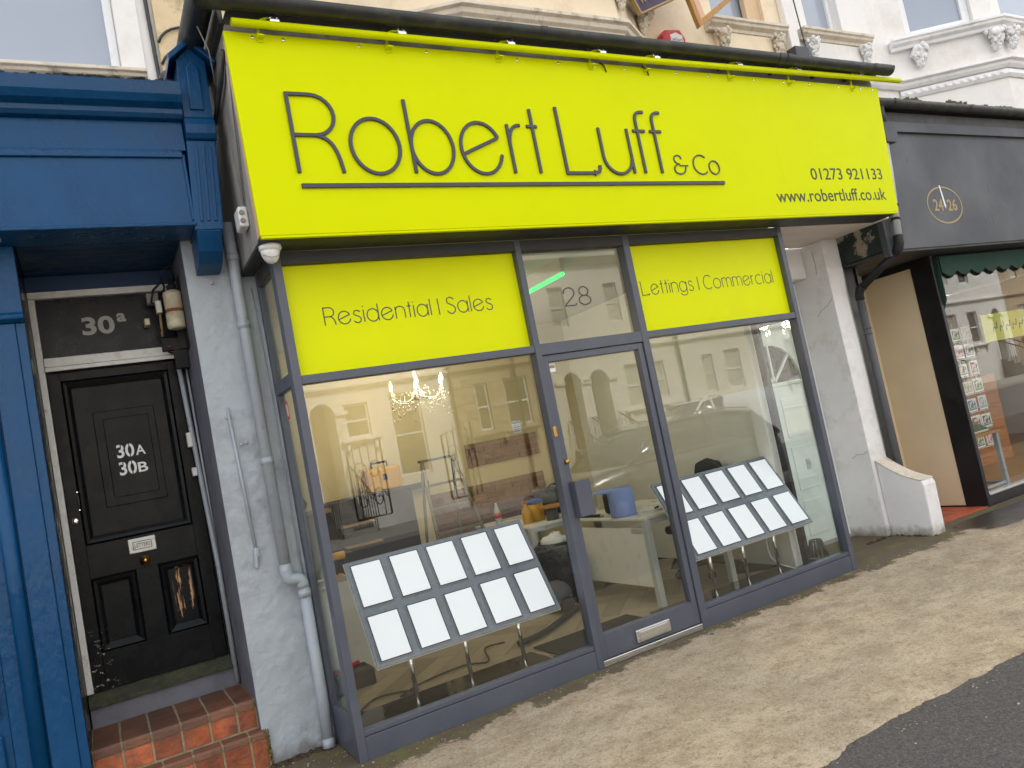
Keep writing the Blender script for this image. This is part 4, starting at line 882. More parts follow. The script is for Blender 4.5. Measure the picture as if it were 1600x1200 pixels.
# canted window of the bay
def slant(mb, p, q, u0, u1, z0, z1, d0, d1):
    dx, dy = q[0] - p[0], q[1] - p[1]; l = math.hypot(dx, dy); tx, ty = dx / l, dy / l; nx, ny = ty, -tx
    P = lambda u, d, z: (p[0] + tx * u + nx * d, p[1] + ty * u + ny * d, z)
    return mb.add([P(u0, d0, z0), P(u1, d0, z0), P(u1, d1, z0), P(u0, d1, z0), P(u0, d0, z1), P(u1, d0, z1), P(u1, d1, z1), P(u0, d1, z1)], [(0, 3, 2, 1), (4, 5, 6, 7), (0, 1, 5, 4), (1, 2, 6, 5), (2, 3, 7, 6), (3, 0, 4, 7)])
p0, p1 = bay[0], bay[1]
part('bay_wall', slant(slant(slant(MB(), p0, p1, 0, 0.24, 5.541, 7.4, -0.2, 0.0), p0, p1, 1.06, 1.288, 5.541, 7.4, -0.2, 0.0), p0, p1, 0.24, 1.06, 5.541, 5.56, -0.2, 0.0), 'white_house', h3)
wn = part('window_frame', slant(slant(slant(MB(), p0, p1, 0.241, 0.33, 5.561, 7.4, -0.16, -0.06), p0, p1, 0.97, 1.059, 5.561, 7.4, -0.16, -0.06), p0, p1, 0.33, 0.97, 5.561, 5.66, -0.16, -0.06), 'upvc', h3, 0.006)
part('pane', slant(MB(), p0, p1, 0.331, 0.969, 5.661, 7.4, -0.12, -0.10), 'upper_glass', wn)
p0, p1 = bay[1], bay[2]
part('bay_wall', slant(slant(MB(), p0, p1, 0.0, 0.20, 5.541, 7.4, -0.2, 0.0), p0, p1, 1.45, 1.65, 5.541, 7.4, -0.2, 0.0), 'white_house', h3)
wn = part('window_frame', slant(slant(slant(MB(), p0, p1, 0.201, 0.27, 5.541, 7.4, -0.16, -0.06), p0, p1, 1.38, 1.449, 5.541, 7.4, -0.16, -0.06), p0, p1, 0.27, 1.38, 5.541, 5.60, -0.16, -0.06), 'upvc', h3, 0.006)
part('pane', slant(MB(), p0, p1, 0.271, 1.379, 5.601, 7.4, -0.12, -0.10), 'upper_glass', wn)
up = thing('upper_downpipe', 'grey square hopper on a white pipe between the cream and white houses', 'downpipe', (6.3, 1.05, 4.6))
part('hopper', MB().prism([(6.235, 5.28), (6.455, 5.28), (6.455, 5.18), (6.40, 5.02), (6.40, 4.4), (6.28, 4.4), (6.28, 5.02), (6.235, 5.18)], 'y', 0.98, 1.10), 'dark_fascia', up, 0.004)
part('pipe', MB().box(6.27, 6.42, 1.04, 1.1195, 5.281, 7.6), 'white_house', up, 0.01)
part('cable', MB().tube([(6.455, 1.02, 7.4), (6.45, 1.03, 6.0), (6.47, 1.02, 5.3), (6.52, 1.05, 4.9)], 0.008, 6), 'gutter', up)
# burglar alarm box
ab = thing('alarm_box', 'red burglar alarm box with white shield label on the cream wall', 'alarm box', (4.5, 1.08, 5.16))
part('case', MB().prism([(4.325, 5.12), (4.345, 5.25), (4.40, 5.315), (4.60, 5.335), (4.66, 5.24), (4.635, 5.12)], 'y', 1.02, 1.119), 'red_plastic', ab, 0.02, 3)
part('shield', MB().prism([(4.45, 5.12), (4.45, 5.262), (4.475, 5.268), (4.53, 5.29), (4.585, 5.27), (4.61, 5.265), (4.61, 5.12)], 'y', 1.016, 1.0195), 'paper', ab)
part('lettering', typeset('LanGuard', 4.460, 4.60, 5.20, 5.235, 1.0145, 1.0158), 'print_dark', ab)
part('lettering', typeset('ALARMS', 4.50, 4.59, 5.158, 5.176, 1.0145, 1.0158), 'print_dark', ab)
# two estate boards fixed to the wall, only their lower corners in the picture
b1 = thing('purple_board', 'dark purple board with gold web lettering, lower corner showing above the gutter', 'sign', (4.3, 0.72, 5.2))
def skew_board(mb, c, ex, ez, u0, u1, v0, v1, y0, y1):
    P = lambda u, v, y: (c[0] + ex[0] * u + ez[0] * v, y, c[1] + ex[1] * u + ez[1] * v)
    return mb.add([P(u0, v0, y0), P(u1, v0, y0), P(u1, v1, y0), P(u0, v1, y0), P(u0, v0, y1), P(u1, v0, y1), P(u1, v1, y1), P(u0, v1, y1)], [(0, 3, 2, 1), (4, 5, 6, 7), (0, 1, 5, 4), (1, 2, 6, 5), (2, 3, 7, 6), (3, 0, 4, 7)])
c0 = (3.83, 5.235); a0 = R(24); ex = (math.cos(a0), math.sin(a0)); ez = (-math.sin(a0) * 1.0, math.cos(a0))
part('board', skew_board(MB(), c0, ex, ez, 0, 0.9, 0, 0.7, 0.70, 0.74), 'purple', b1, 0.004)
part('gold_edge', skew_board(skew_board(MB(), c0, ex, ez, 0, 0.9, -0.016, -0.001, 0.695, 0.745), c0, ex, ez, -0.016, -0.001, -0.016, 0.7, 0.695, 0.745), 'gold', b1)
for k in range(4):
    mb = MB(); w_ = 0.07
    u = 0.05 + k * 0.105
    if k < 3: pts = [(u, 0.16), (u + 0.02, 0.07), (u + 0.04, 0.13), (u + 0.06, 0.07), (u + 0.085, 0.16)]
    else: pts = [(u, 0.075), (u + 0.015, 0.075)]
    ribbon(mb, [(c0[0] + ex[0] * a + ez[0] * b, c0[1] + ex[1] * a + ez[1] * b) for a, b in pts], 0.012, 0.694, 0.699)
    part('letter', mb, 'gold', b1)
b2 = thing('timber_framed_board', 'pale board in a raw timber frame fixed at an angle beside the sash window', 'sign', (4.6, 0.72, 5.4))
c1 = (4.56, 5.175); a1 = R(33); ex1 = (math.cos(a1), math.sin(a1)); ez1 = (-math.sin(R(13)), math.cos(R(13)))
part('timber', skew_board(MB(), c1, ex1, ez1, 0, 0.9, 0, 0.055, 0.72, 0.77), 'timber', b2, 0.003)
part('timber', skew_board(MB(), c1, ex1, ez1, -0.001, 0.06, 0.056, 0.8, 0.72, 0.77), 'timber', b2, 0.003)
part('board', skew_board(MB(), c1, ex1, ez1, 0.061, 0.16, 0.056, 0.8, 0.74, 0.75), 'peach', b2)
# ---------------------------------------------------------------- white pier, doorway and low wall to the right of the shopfront
wp = thing('white_pier', 'white rendered pier with a curved low stub wall right of the shopfront', 'wall', (5.4, 0.6, 0.045))
part('pier_face', rough_slab(5.2815, 5.512, 0.4995, 0, 0.03, 2.93, 20, 160, 0.003, 9, 0.0), 'white_render', wp)
part('pier', MB().box(5.28, 5.512, 0.503, 1.1, 0.03, 2.93), 'white_render', wp, 0.006)
sw = MB(); prof = []
for k in range(9):
    t = k / 8; prof.append((0.495 - 0.42 * t, 0.70 - 0.16 * t + 0.05 * (1 - t) ** 2 - 0.02 * math.sin(math.pi * t)))
part('stub_wall', sw.prism([(0.4985, 0.03)] + [(y, z) for y, z in prof] + [(0.06, 0.5), (0.07, 0.03)], 'x', 5.33, 5.508), 'white_render', wp, 0.012, 3)
part('stub_coping', MB().prism([(y + 0.002, z + 0.001) for y, z in prof] + [(y, z + 0.012) for y, z in prof[::-1]], 'x', 5.326, 5.512), 'stone_trim', wp, 0.003)
part('cable', MB().tube([(5.505, 0.49, 2.6), (5.49, 0.49, 2.35), (5.505, 0.49, 1.9), (5.508, 0.49, 0.8)], 0.004, 5), 'cable_grey', wp)
mat('crack', lin((132, 122, 112)), 0.9, var=0.2)
for pts in ([(0.52, 2.35), (0.58, 2.30), (0.66, 2.27), (0.72, 2.22)], [(0.51, 0.86), (0.57, 0.83), (0.63, 0.835), (0.70, 0.80)], [(0.62, 2.85), (0.615, 2.7), (0.625, 2.62)]):
    part('crack', MB().tube([(5.2800, y, z) for y, z in pts], 0.0022, 5), 'crack', wp)
part('lintel', B(4.163, 5.2795, 0.74, 1.12, 2.62, 2.9312), 'white_render', wp, 0.008)
for k in range(8):
    part('soffit_board', B(4.165, 5.50, -0.095 + 0.104 * k, 0.006 + 0.104 * k, 2.9315, 2.95), 'board_cream', wp, 0.006)
dd = thing('white_panelled_door', 'white panelled door with arched fanlight seen through the shop glass', 'door', (4.72, 0.95, 0.045))
FW = 'white_render'
mat('door_white', lin((232, 236, 234)), 0.4, var=0.03)
part('leaf', B(4.35, 5.10, 0.93, 0.97, 0.07, 1.62), 'door_white', dd)
for x0, x1 in ((4.41, 4.70), (4.75, 5.04)):
    for z0, z1 in ((0.16, 0.50), (0.60, 1.02), (1.12, 1.5)): part('panel', B(x0, x1, 0.922, 0.9295, z0, z1), 'door_white', dd, 0.008)
cx, cz, rr = 4.725, 1.66, 0.37
fan = MB(); pts = [(cx + rr * math.cos(a), cz + rr * math.sin(a)) for a in [math.pi * k / 16 for k in range(17)]]
part('fanlight_glass', fan.prism(pts, 'y', 0.945, 0.955), 'black_gloss', dd)
fr_ = MB()
out = [(4.30, 1.625), (4.30, 2.61), (5.275, 2.61), (5.275, 1.625)]
# spandrel around the arch
for k in range(16):
    a0_, a1_ = math.pi * k / 16, math.pi * (k + 1) / 16
    q = [(cx + (rr + 0.001) * math.cos(a0_), cz + (rr + 0.001) * math.sin(a0_)), (cx + (rr + 0.001) * math.cos(a1_), cz + (rr + 0.001) * math.sin(a1_))]
    o1 = (cx + 0.6 * math.cos(a1_), 2.61); o0 = (cx + 0.6 * math.cos(a0_), 2.61)
    fr_.prism([q[0], o0, o1, q[1]], 'y', 0.92, 0.97)
part('arch_surround', fr_, 'door_white', dd)
part('fanlight_rail', B(4.35, 5.10, 0.915, 0.97, 1.621, 1.659), 'door_white', dd, 0.004)
for a in (45, 90, 135):
    ca, sa = math.cos(R(a)), math.sin(R(a)); mb = MB(); ribbon(mb, [(cx, cz), (cx + rr * ca, cz + rr * sa)], 0.025, 0.925, 0.944); part('fanlight_bar', mb, 'door_white', dd)
part('frame', MB().box(4.164, 4.345, 0.90, 1.0, 0.046, 2.61).box(5.105, 5.2795, 0.90, 1.0, 0.046, 2.61), 'door_white', dd, 0.005)
part('letter_plate', B(4.90, 4.955, 0.915, 0.9215, 0.78, 0.88), 'alu', dd, 0.003)
part('door_step', B(4.165, 5.2795, 0.86, 1.0, 0.046, 0.068), 'kerb', dd, 0.004)

mat('dark_wood', lin((104, 64, 40)), 0.5, var=0.2, vscale=5, stretch=(2, 2, 12))
# ---------------------------------------------------------------- dark grey shop 24-26
ds = thing('dark_shopfront', 'charcoal shopfront with 24-26 oval on its fascia and recessed doorway', 'shopfront', (8.0, 0.4, 0.045))
part('fascia', B(5.56, 60.0, -0.01, 0.05, 2.655, 3.98), 'dark_fascia', ds, 0.004)
part('fascia_end', B(5.52, 5.5595, -0.008, 0.53, 2.66, 3.98), 'dark_green', ds, 0.003)
part('fascia_corner', B(5.519, 5.5595, -0.009, 0.05, 2.6, 3.0), 'dark_fascia', ds)
part('fascia_core', B(5.5605, 60.0, 0.0505, 1.11, 2.66, 4.02), 'soffit_dark', ds)
part('soffit', B(5.53, 60.0, 0.0, 0.95, 2.635, 2.654), 'soffit_dark', ds)
part('eaves_board', B(5.62, 60.0, -0.045, -0.011, 3.80, 3.90), 'dark_fascia', ds, 0.004)
part('eaves_board', B(5.62, 60.0, -0.03, -0.011, 3.9005, 4.0), 'soffit_dark', ds)
g2 = part('gutter', halfround([(5.66, -0.10, 0, -1), (9.0, -0.10, 0, -1), (60.0, -0.10, 0, -1)], 0.06, 4.07), 'gutter', ds)
for x in (5.92, 7.18, 8.35): part('gutter_joint', halfround([(x, -0.10, 0, -1), (x + 0.05, -0.10, 0, -1)], 0.066, 4.072), 'gutter', g2)
mo = MB()
for k in range(120): mo.blob((rg.uniform(5.7, 9.0), rg.uniform(-0.03, 0.06), 4.10 + rg.uniform(0, 0.03)), (0.05, 0.035, 0.03), 6, 4, 0.5, k)
for k in range(26): mo.blob((rg.choice((6.35, 7.05, 7.15)) + rg.gauss(0, 0.09), -0.05 + rg.uniform(-0.02, 0.02), 4.13), (0.025, 0.02, 0.02), 6, 4, 0.5, 300 + k)
mat('roof_moss', lin((92, 90, 62)), 0.95, var=0.5, vscale=30, bump=0.6, bscale=80, dirt=lin((116, 128, 40)), dscale=6, damt=0.8)
o = part('roof_moss', mo, 'roof_moss', ds); o['kind'] = 'stuff'
part('roof', MB().prism([(-0.04, 4.03), (-0.04, 4.10), (1.1, 4.3), (1.1, 4.03)], 'x', 5.62, 12.5), 'felt', ds)
part('roof_cable', MB().tube(bez((7.4, 0.6, 4.28), (7.8, 0.4, 4.36), (8.2, 0.2, 4.28), (8.8, 0.1, 4.16), 10), 0.012, 6), 'plastic_white', ds)
# oval number badge
ov = MB(); ribbon(ov, [(6.56 + 0.285 * math.cos(R(a)), 3.068 + 0.183 * math.sin(R(a))) for a in range(0, 361, 8)], 0.016, -0.0122, -0.0104)
part('badge_ring', ov, 'gold', ds)
part('badge_number', typeset('24', 6.37, 6.53, 3.01, 3.13, -0.0122, -0.0104, 0.02), 'gold', ds)
part('badge_number', typeset('26', 6.60, 6.76, 3.005, 3.125, -0.0122, -0.0104, 0.02), 'gold', ds)
part('badge_dash', B(6.545, 6.585, -0.0122, -0.0104, 3.06, 3.075), 'gold', ds)
part('paint_scrape', MB().prism([(6.53, 3.27), (6.548, 3.27), (6.575, 3.06), (6.56, 3.03), (6.548, 3.06)], 'y', -0.0132, -0.0124), 'paper', ds)
for x, z, h in ((7.42, 3.20, 0.11), (7.47, 3.09, 0.04), (7.36, 2.85, 0.10), (7.22, 2.83, 0.06), (6.12, 3.5, 0.05)):
    part('bird_streak', MB().prism([(x, z), (x + 0.012, z), (x + 0.016, z + h * 0.6), (x + 0.005, z + h), (x - 0.004, z + h * 0.5)], 'y', -0.0115, -0.0104), 'lead', ds)
# doorway walls and window
part('left_pilaster', B(5.53, 5.70, 0.52, 0.9, 0.046, 2.634), 'dark_frame', ds, 0.004)
part('left_pilaster_trim', B(5.70, 5.735, 0.50, 0.56, 0.046, 2.634), 'dark_frame', ds, 0.004)
part('recess_panel', B(6.555, 6.60, 0.49, 1.12, 0.07, 2.56), 'cream_panel', ds)
part('recess_skirting', B(6.54, 6.60, 0.4905, 1.12, 0.0465, 0.0695), 'dark_frame', ds)
part('recess_head', B(6.54, 6.60, 0.4905, 1.12, 2.561, 2.634), 'dark_frame', ds)
part('recess_ceiling', B(5.50, 6.60, 0.45, 1.12, 2.6545, 2.6595), 'soffit_dark', ds)
part('recess_wall', B(5.513, 5.53, 0.54, 1.12, 0.046, 2.634), 'dark_frame', ds)
part('back_door', B(5.53, 6.5545, 1.05, 1.12, 0.046, 2.6543), 'cream_panel', ds)
part('corner_post', MB().box(6.548, 6.60, 0.255, 0.49, 0.046, 2.634), 'dark_frame', ds, 0.006)
part('bottom_rail', B(6.601, 60.0, 0.262, 0.34, 0.046, 0.15), 'dark_frame', ds, 0.005)
part('bottom_bead', B(6.601, 60.0, 0.250, 0.33, 0.151, 0.172), 'alu', ds, 0.003)
part('window_pane', B(6.602, 60.0, 0.292, 0.298, 0.173, 2.634), 'shop_glass', ds)
part('post', B(9.2, 9.28, 0.26, 0.34, 0.173, 2.634), 'dark_frame', ds)
part('ceiling', B(6.5, 60.0, 0.345, 3.7, 2.656, 2.70), 'soffit_dark', ds)
part('floor', B(6.602, 12.4, 0.345, 4.0, 0.05, 0.10), 'floor_wood' if 'floor_wood' in MATS else 'timber', ds)
part('back_wall', B(6.0, 12.4, 3.6, 3.7, 0.05, 2.63), 'dark_wood', ds)
part('side_wall', B(6.601, 6.64, 0.50, 3.6, 0.10, 2.63), 'dark_wood', ds)
part('side_wall', B(12.36, 12.4, 0.35, 3.6, 0.10, 2.63), 'board_cream', ds)
# doorway tiles
tp_ = thing('doorway_tiles', 'red clay tiles in the recessed doorway of the dark shop', 'floor tiles', (6.1, 0.6, 0.045))
for i in range(5):
    for j in range(5):
        part('tile', B(5.71 + 0.168 * i, 5.874 + 0.168 * i, 0.262 + 0.168 * j, 0.426 + 0.168 * j, 0.047, 0.056), 'red_tile', tp_, 0.002)
# awning
aw = thing('awning', 'dark green scalloped awning valance above the dark shop window', 'awning', (7.5, 0.2, 2.2))
va = []; x = 6.62; k = 0
top = [(6.56, 2.62), (9.2, 2.62)]
low = [(9.2, 2.42)]
n = 10
for i in range(n * 4, -1, -1):
    t = i / (n * 4); xx = 6.62 + (9.2 - 6.62) * t; low.append((xx, 2.44 - 0.05 * abs(math.sin(t * n * math.pi))))
part('valance', MB().prism([(6.62, 2.60), (9.2, 2.60)] + low, 'y', 0.205, 0.212), 'awning', aw)
part('valance_side', MB().prism([(0.215, 2.60), (0.40, 2.60), (0.40, 2.25), (0.33, 2.06), (0.27, 2.05), (0.22, 2.16)], 'x', 6.603, 6.612), 'awning', aw)
part('roller', MB().tube([(6.61, 0.245, 2.60), (9.2, 0.245, 2.60)], 0.025, 10), 'dark_frame', aw)
# downpipe of the dark shop
d2 = thing('swan_neck_downpipe', 'grey and black downpipe bending under the dark fascia to the white pier', 'downpipe', (5.6, 0.3, 0.6))
mat('pipe_light', lin((186, 188, 190)), 0.4, var=0.06, dirt=lin((120, 120, 120)), dscale=9, damt=0.4)
part('hopper', MB().prism([(5.68, 3.86), (5.90, 3.86), (5.90, 3.74), (5.86, 3.66), (5.72, 3.66), (5.68, 3.74)], 'y', -0.115, -0.046), 'dark_fascia', d2, 0.006)
part('outlet', MB().tube([(5.76, -0.095, 4.03), (5.76, -0.09, 3.865)], 0.03, 12), 'dark_fascia', d2)
part('upper_pipe', MB().tube([(5.74, -0.065, 3.655), (5.70, -0.062, 3.3), (5.62, -0.06, 2.76)], 0.036, 14), 'pipe_light', d2)
for p in ((5.665, -0.061, 3.06), (5.645, -0.06, 2.93)): part('collar', MB().tube([(p[0] - 0.002, p[1], p[2] - 0.012), (p[0] + 0.002, p[1], p[2] + 0.012)], 0.041, 14), 'rubber', d2)
part('elbow', MB().tube([(5.622, -0.06, 2.775), (5.612, -0.06, 2.70), (5.605, -0.045, 2.655), (5.60, 0.0, 2.62)], 0.044, 14), 'rubber', d2)
part('slanting_pipe', MB().tube([(5.60, -0.005, 2.622), (5.575, 0.38, 2.41)], 0.037, 14), 'rubber', d2)
part('elbow', MB().tube([(5.575, 0.37, 2.415), (5.573, 0.41, 2.39), (5.573, 0.43, 2.34), (5.573, 0.432, 2.29)], 0.042, 14), 'rubber', d2)
part('lower_pipe', MB().tube([(5.573, 0.432, 2.30), (5.575, 0.432, 1.4), (5.578, 0.432, 0.05)], 0.036, 14), 'lead', d2)
for z in (1.95, 2.0): part('collar', MB().tube([(5.573, 0.432, z), (5.573, 0.432, z + 0.02)], 0.041, 14), 'lead', d2)

# ---------------------------------------------------------------- things in the dark shop's window
tb = thing('display_table', 'small table with wooden top and grey legs inside the dark shop window', 'table', (7.0, 0.6, 0.1))
part('top', B(6.70, 7.30, 0.40, 0.85, 0.70, 0.73), 'timber', tb, 0.004)
for x, y in ((6.74, 0.44), (7.26, 0.44), (6.74, 0.81), (7.26, 0.81)): part('leg', B(x - 0.022, x + 0.022, y - 0.022, y + 0.022, 0.1, 0.699), 'grey_pipe', tb)
part('foot_rail', MB().tube([(6.74, 0.44, 0.17), (7.26, 0.44, 0.17), (7.26, 0.81, 0.17)], 0.02, 8), 'grey_pipe', tb)
bk = thing('picture_book', 'large colourful picture book leaning on the display table', 'book', (6.98, 0.55, 0.731))
mat('book_cover', lin((150, 120, 100)), 0.4, var=0.6, vscale=16, dirt=lin((60, 110, 70)), dscale=12, damt=0.9, dlo=0.45, dhi=0.55)
bm_ = MB().box(-0.27, 0.27, -0.008, 0.008, 0, 0.40); bm_.xform(Matrix.Translation((6.98, 0.50, 0.755)) @ Matrix.Rotation(R(-58), 4, 'X')); part('cover', bm_, 'book_cover', bk)
bm_ = MB().box(-0.28, 0.28, 0.0085, 0.024, -0.01, 0.41); bm_.xform(Matrix.Translation((6.98, 0.50, 0.755)) @ Matrix.Rotation(R(-58), 4, 'X')); part('pages', bm_, 'paper', bk)
rk = thing('card_rack', 'white wire rack of picture cards in the dark shop window', 'card rack', (7.7, 0.97, 0.45))
for dx in (-0.5, -0.25, 0.0, 0.25, 0.5): part('upright', MB().tube([(7.62 + dx, 0.99, 0.42), (7.62 + dx, 0.99, 1.95)], 0.006, 6), 'plastic_white', rk)
for k, c in enumerate(((150, 60, 50), (70, 90, 130), (190, 180, 150), (120, 100, 60), (200, 120, 140), (60, 60, 60), (150, 170, 180), (110, 130, 80))): mat('card%d' % k, lin(c), 0.5, var=0.7, vscale=25, dirt=lin((235, 230, 220)), dscale=20, damt=0.9, dlo=0.5, dhi=0.55)
for r_ in range(7):
    z = 0.47 + r_ * 0.21
    part('shelf_wire', MB().tube([(7.08, 0.955, z), (8.16, 0.955, z)], 0.005, 5).tube([(7.08, 0.93, z + 0.05), (8.16, 0.93, z + 0.05)], 0.004, 5), 'plastic_white', rk)
for r_ in range(7):
    for c_ in range(5):
        k = r_ * 5 + c_; x = 7.19 + c_ * 0.215 + rg.uniform(-0.012, 0.012); z = 0.482 + r_ * 0.21; hw_, hh = rg.uniform(0.082, 0.098), rg.uniform(0.14, 0.165)
        cd = solo('picture_card', B(x - hw_, x + hw_, 0.945, 0.949, z, z + hh), 'paper', 'picture card on the %s shelf of the wire rack, %s from left' % (('lowest', 'second lowest', 'third lowest', 'middle', 'third highest', 'second highest', 'highest')[r_], ('first', 'second', 'third', 'fourth', 'fifth')[c_]), 'card', 'cards in the wire rack')
        part('picture', B(x - hw_ + 0.02, x + hw_ - 0.02, 0.9435, 0.9447, z + 0.02, z + hh - 0.02), 'card%d' % (k * 5 % 8), cd)
ch = thing('wooden_chest', 'orange brown wooden chest of drawers at the back of the dark shop', 'chest', (9.0, 1.9, 0.1))
mat('pine', lin((176, 108, 42)), 0.45, var=0.2, vscale=4, stretch=(2, 2, 14))
part('carcass', B(8.35, 9.6, 1.6, 2.1, 0.1, 1.25), 'pine', ch, 0.01)
for z in (0.2, 0.53, 0.86): part('drawer', B(8.42, 9.53, 1.58, 1.599, z, z + 0.28), 'pine', ch, 0.01)
stl = thing('wooden_stool', 'small orange wooden stool behind the display table', 'stool', (7.1, 1.5, 0.1))
part('seat', B(6.9, 7.3, 1.35, 1.7, 0.45, 0.49), 'pine', stl, 0.01)
for x, y in ((6.94, 1.39), (7.26, 1.39), (6.94, 1.66), (7.26, 1.66)): part('leg', B(x - 0.02, x + 0.02, y - 0.02, y + 0.02, 0.1, 0.449), 'pine', stl)
cab = thing('wooden_wall_cabinet', 'dark brown cabinet standing on the wooden chest with red ornaments', 'cabinet', (8.9, 1.9, 1.25))
mat('dark_wood', lin((104, 64, 40)), 0.5, var=0.2, vscale=5, stretch=(2, 2, 12))
part('box', frame_rect(MB(), 8.45, 9.2, 1.255, 1.9, 0.03, 1.7, 2.0).box(8.48, 9.17, 1.97, 1.99, 1.28, 1.87), 'dark_wood', cab)
part('ornament', MB().blob((8.7, 1.82, 1.36), (0.07, 0.07, 0.075), 10, 7, 0.1, 3), 'red_plastic', cab)
ys = thing('yellow_reflection', 'yellow board standing in for a reflected street sign in the dark shop window', 'reflection', (8.6, 0.75, 1.6))
mat('reflection', lin((196, 196, 40)), 0.6, var=0.05)
part('reflection_sheet', B(8.05, 9.1, 0.74, 0.745, 1.66, 1.98), 'reflection', ys)  # reflection of a yellow sign across the street, built as a solid sheet
for k in range(5):
    mb = MB(); x = 8.25 + k * 0.14; ribbon(mb, bez((x, 1.76), (x + 0.02, 1.92), (x + 0.08, 1.70), (x + 0.10, 1.88), 8), 0.014, 0.737, 0.7395); part('script_stroke', mb, 'print_dark', ys)
# ---------------------------------------------------------------- shop interior
FZ = 0.062
room = thing('shop_interior', 'cream painted shop room under refurbishment behind the large panes', 'room', (2.0, 2.0, 0.05))
mat('room_wall', lin((206, 194, 156)), 0.7, var=0.04, vscale=2)
mat('room_white', lin((230, 230, 224)), 0.65, var=0.03)
mat('ceiling', lin((206, 204, 196)), 0.8, var=0.05, vscale=4)
part('back_wall', B(-0.046, 4.75, 3.45, 3.55, FZ - 0.01, 2.9263), 'room_wall', room)
part('side_wall', B(-0.20, -0.046, 0.52, 3.55, FZ - 0.01, 2.97), 'room_wall', room)
part('side_wall', B(4.118, 4.30, 0.58, 3.55, FZ - 0.01, 2.9313), 'room_white', room)
part('side_pier', B(4.04, 4.1175, 0.52, 0.66, FZ, 2.92), 'room_white', room, 0.004)
part('ceiling', B(-0.0455, 4.1175, 0.086, 3.55, 2.9265, 2.96), 'ceiling', room)
part('white_board', B(-0.004, 0.012, 0.13, 0.20, 0.30, 2.12), 'upvc', room, 0.003)
part('subfloor', B(-0.05, 4.2, 0.085, 3.5, 0.03, FZ - 0.012), 'felt', room)
mat('plank', lin((150, 138, 118)), 0.42, var=0.16, vscale=3.5, bump=0.05, bscale=30, rnd=0.22, stretch=(1.2, 9, 9))
mat('black_tile', lin((26, 25, 22)), 0.10, var=0.1, spec=0.6)
mat('doormat', lin((40, 40, 38)), 0.95, var=0.4, vscale=160, bump=0.5, bscale=200)
# polished black band inside the windows, mat at the door
part('window_platform', B(0.005, 1.50, 0.088, 0.80, FZ - 0.011, FZ + 0.004), 'black_tile', room, 0.003)
part('window_platform', B(2.56, 4.10, 0.088, 0.72, FZ - 0.011, FZ + 0.004), 'black_tile', room, 0.003)
part('platform_trim', B(1.503, 1.518, 0.10, 0.80, FZ - 0.011, FZ + 0.007), 'alu', room)
# herringbone boards, each its own piece
PL, PW = 0.60, 0.15
proto = None; cnt = 0
ang = R(45); ca, sa = math.cos(ang), math.sin(ang)
pb = MB().box(0.002, PL - 0.002, 0.002, PW - 0.002, 0, 0.011)
for i in range(-60, 60):
    for j in range(-30, 30):
        for kind in (0, 1):
            ox, oy = i * PW + j * PL, -i * PW + j * PL
            if kind: px, py, rot = ox + PL + PW, oy, R(90)
            else: px, py, rot = ox, oy, 0.0
            cxp = px + (PL / 2 if not kind else -PW / 2); cyp = py + (PW / 2 if not kind else PL / 2)
            wx, wy = cxp * ca - cyp * sa + 2.0, cxp * sa + cyp * ca + 1.8
            if not (0.15 < wx < 3.95 and 0.32 < wy < 3.3): continue
            if wy < 0.92 and (wx < 1.7 or wx > 2.4) and wy < 0.72: continue
            gx, gy = px * ca - py * sa + 2.0, px * sa + py * ca + 1.8
            if proto is None:
                proto = part('floor_board', pb, 'plank', room, 0.0015, 1)
            else:
                q = proto.copy(); COL.objects.link(q); q.parent = room; proto_new = q
            o = proto if cnt == 0 else q
            o.location = (gx - room.location.x + OFF[room.name][0] * 0, gy - room.location.y, FZ - 0.011 - room.location.z + 0.0)
            o.rotation_euler = (0, 0, ang + rot); cnt += 1
# the prototype was stored relative to the room: move its mesh back to its own origin
for v in proto.data.vertices: v.co += Vector(OFF[room.name])
dm = solo('door_mat', B(1.56, 2.44, 0.12, 0.86, FZ + 0.0008, FZ + 0.012), 'doormat', 'dark grey door mat just inside the glass door', 'mat', bevel=0.004)
# exposed brickwork
mat('brick', lin((116, 82, 62)), 0.9, var=0.25, vscale=14, bump=0.4, bscale=40, rnd=0.35)
mat('mortar', lin((128, 108, 88)), 0.95, var=0.2, vscale=30)
for (X0, X1, Z0, Z1) in ((2.02, 3.45, 0.72, 1.2), (2.52, 3.45, 1.40, 1.66)):
    part('mortar_bed', B(X0, X1, 3.44, 3.4495, Z0, Z1), 'mortar', room)
    bp = None; r_ = 0; z = Z0 + 0.004
    while z + 0.065 <= Z1 + 0.02:
        x = X0 + 0.004 - (0.11 if r_ % 2 else 0)
        while x < X1 - 0.03:
            a, b = max(x, X0 + 0.003), min(x + 0.21, X1 - 0.003)
            if b - a > 0.04: part('brick', B(a, b, 3.428 + rg.uniform(-0.004, 0.004), 3.4395, z, min(z + 0.062, Z1 - 0.003)), 'brick', room)
            x += 0.22
        z += 0.073; r_ += 1
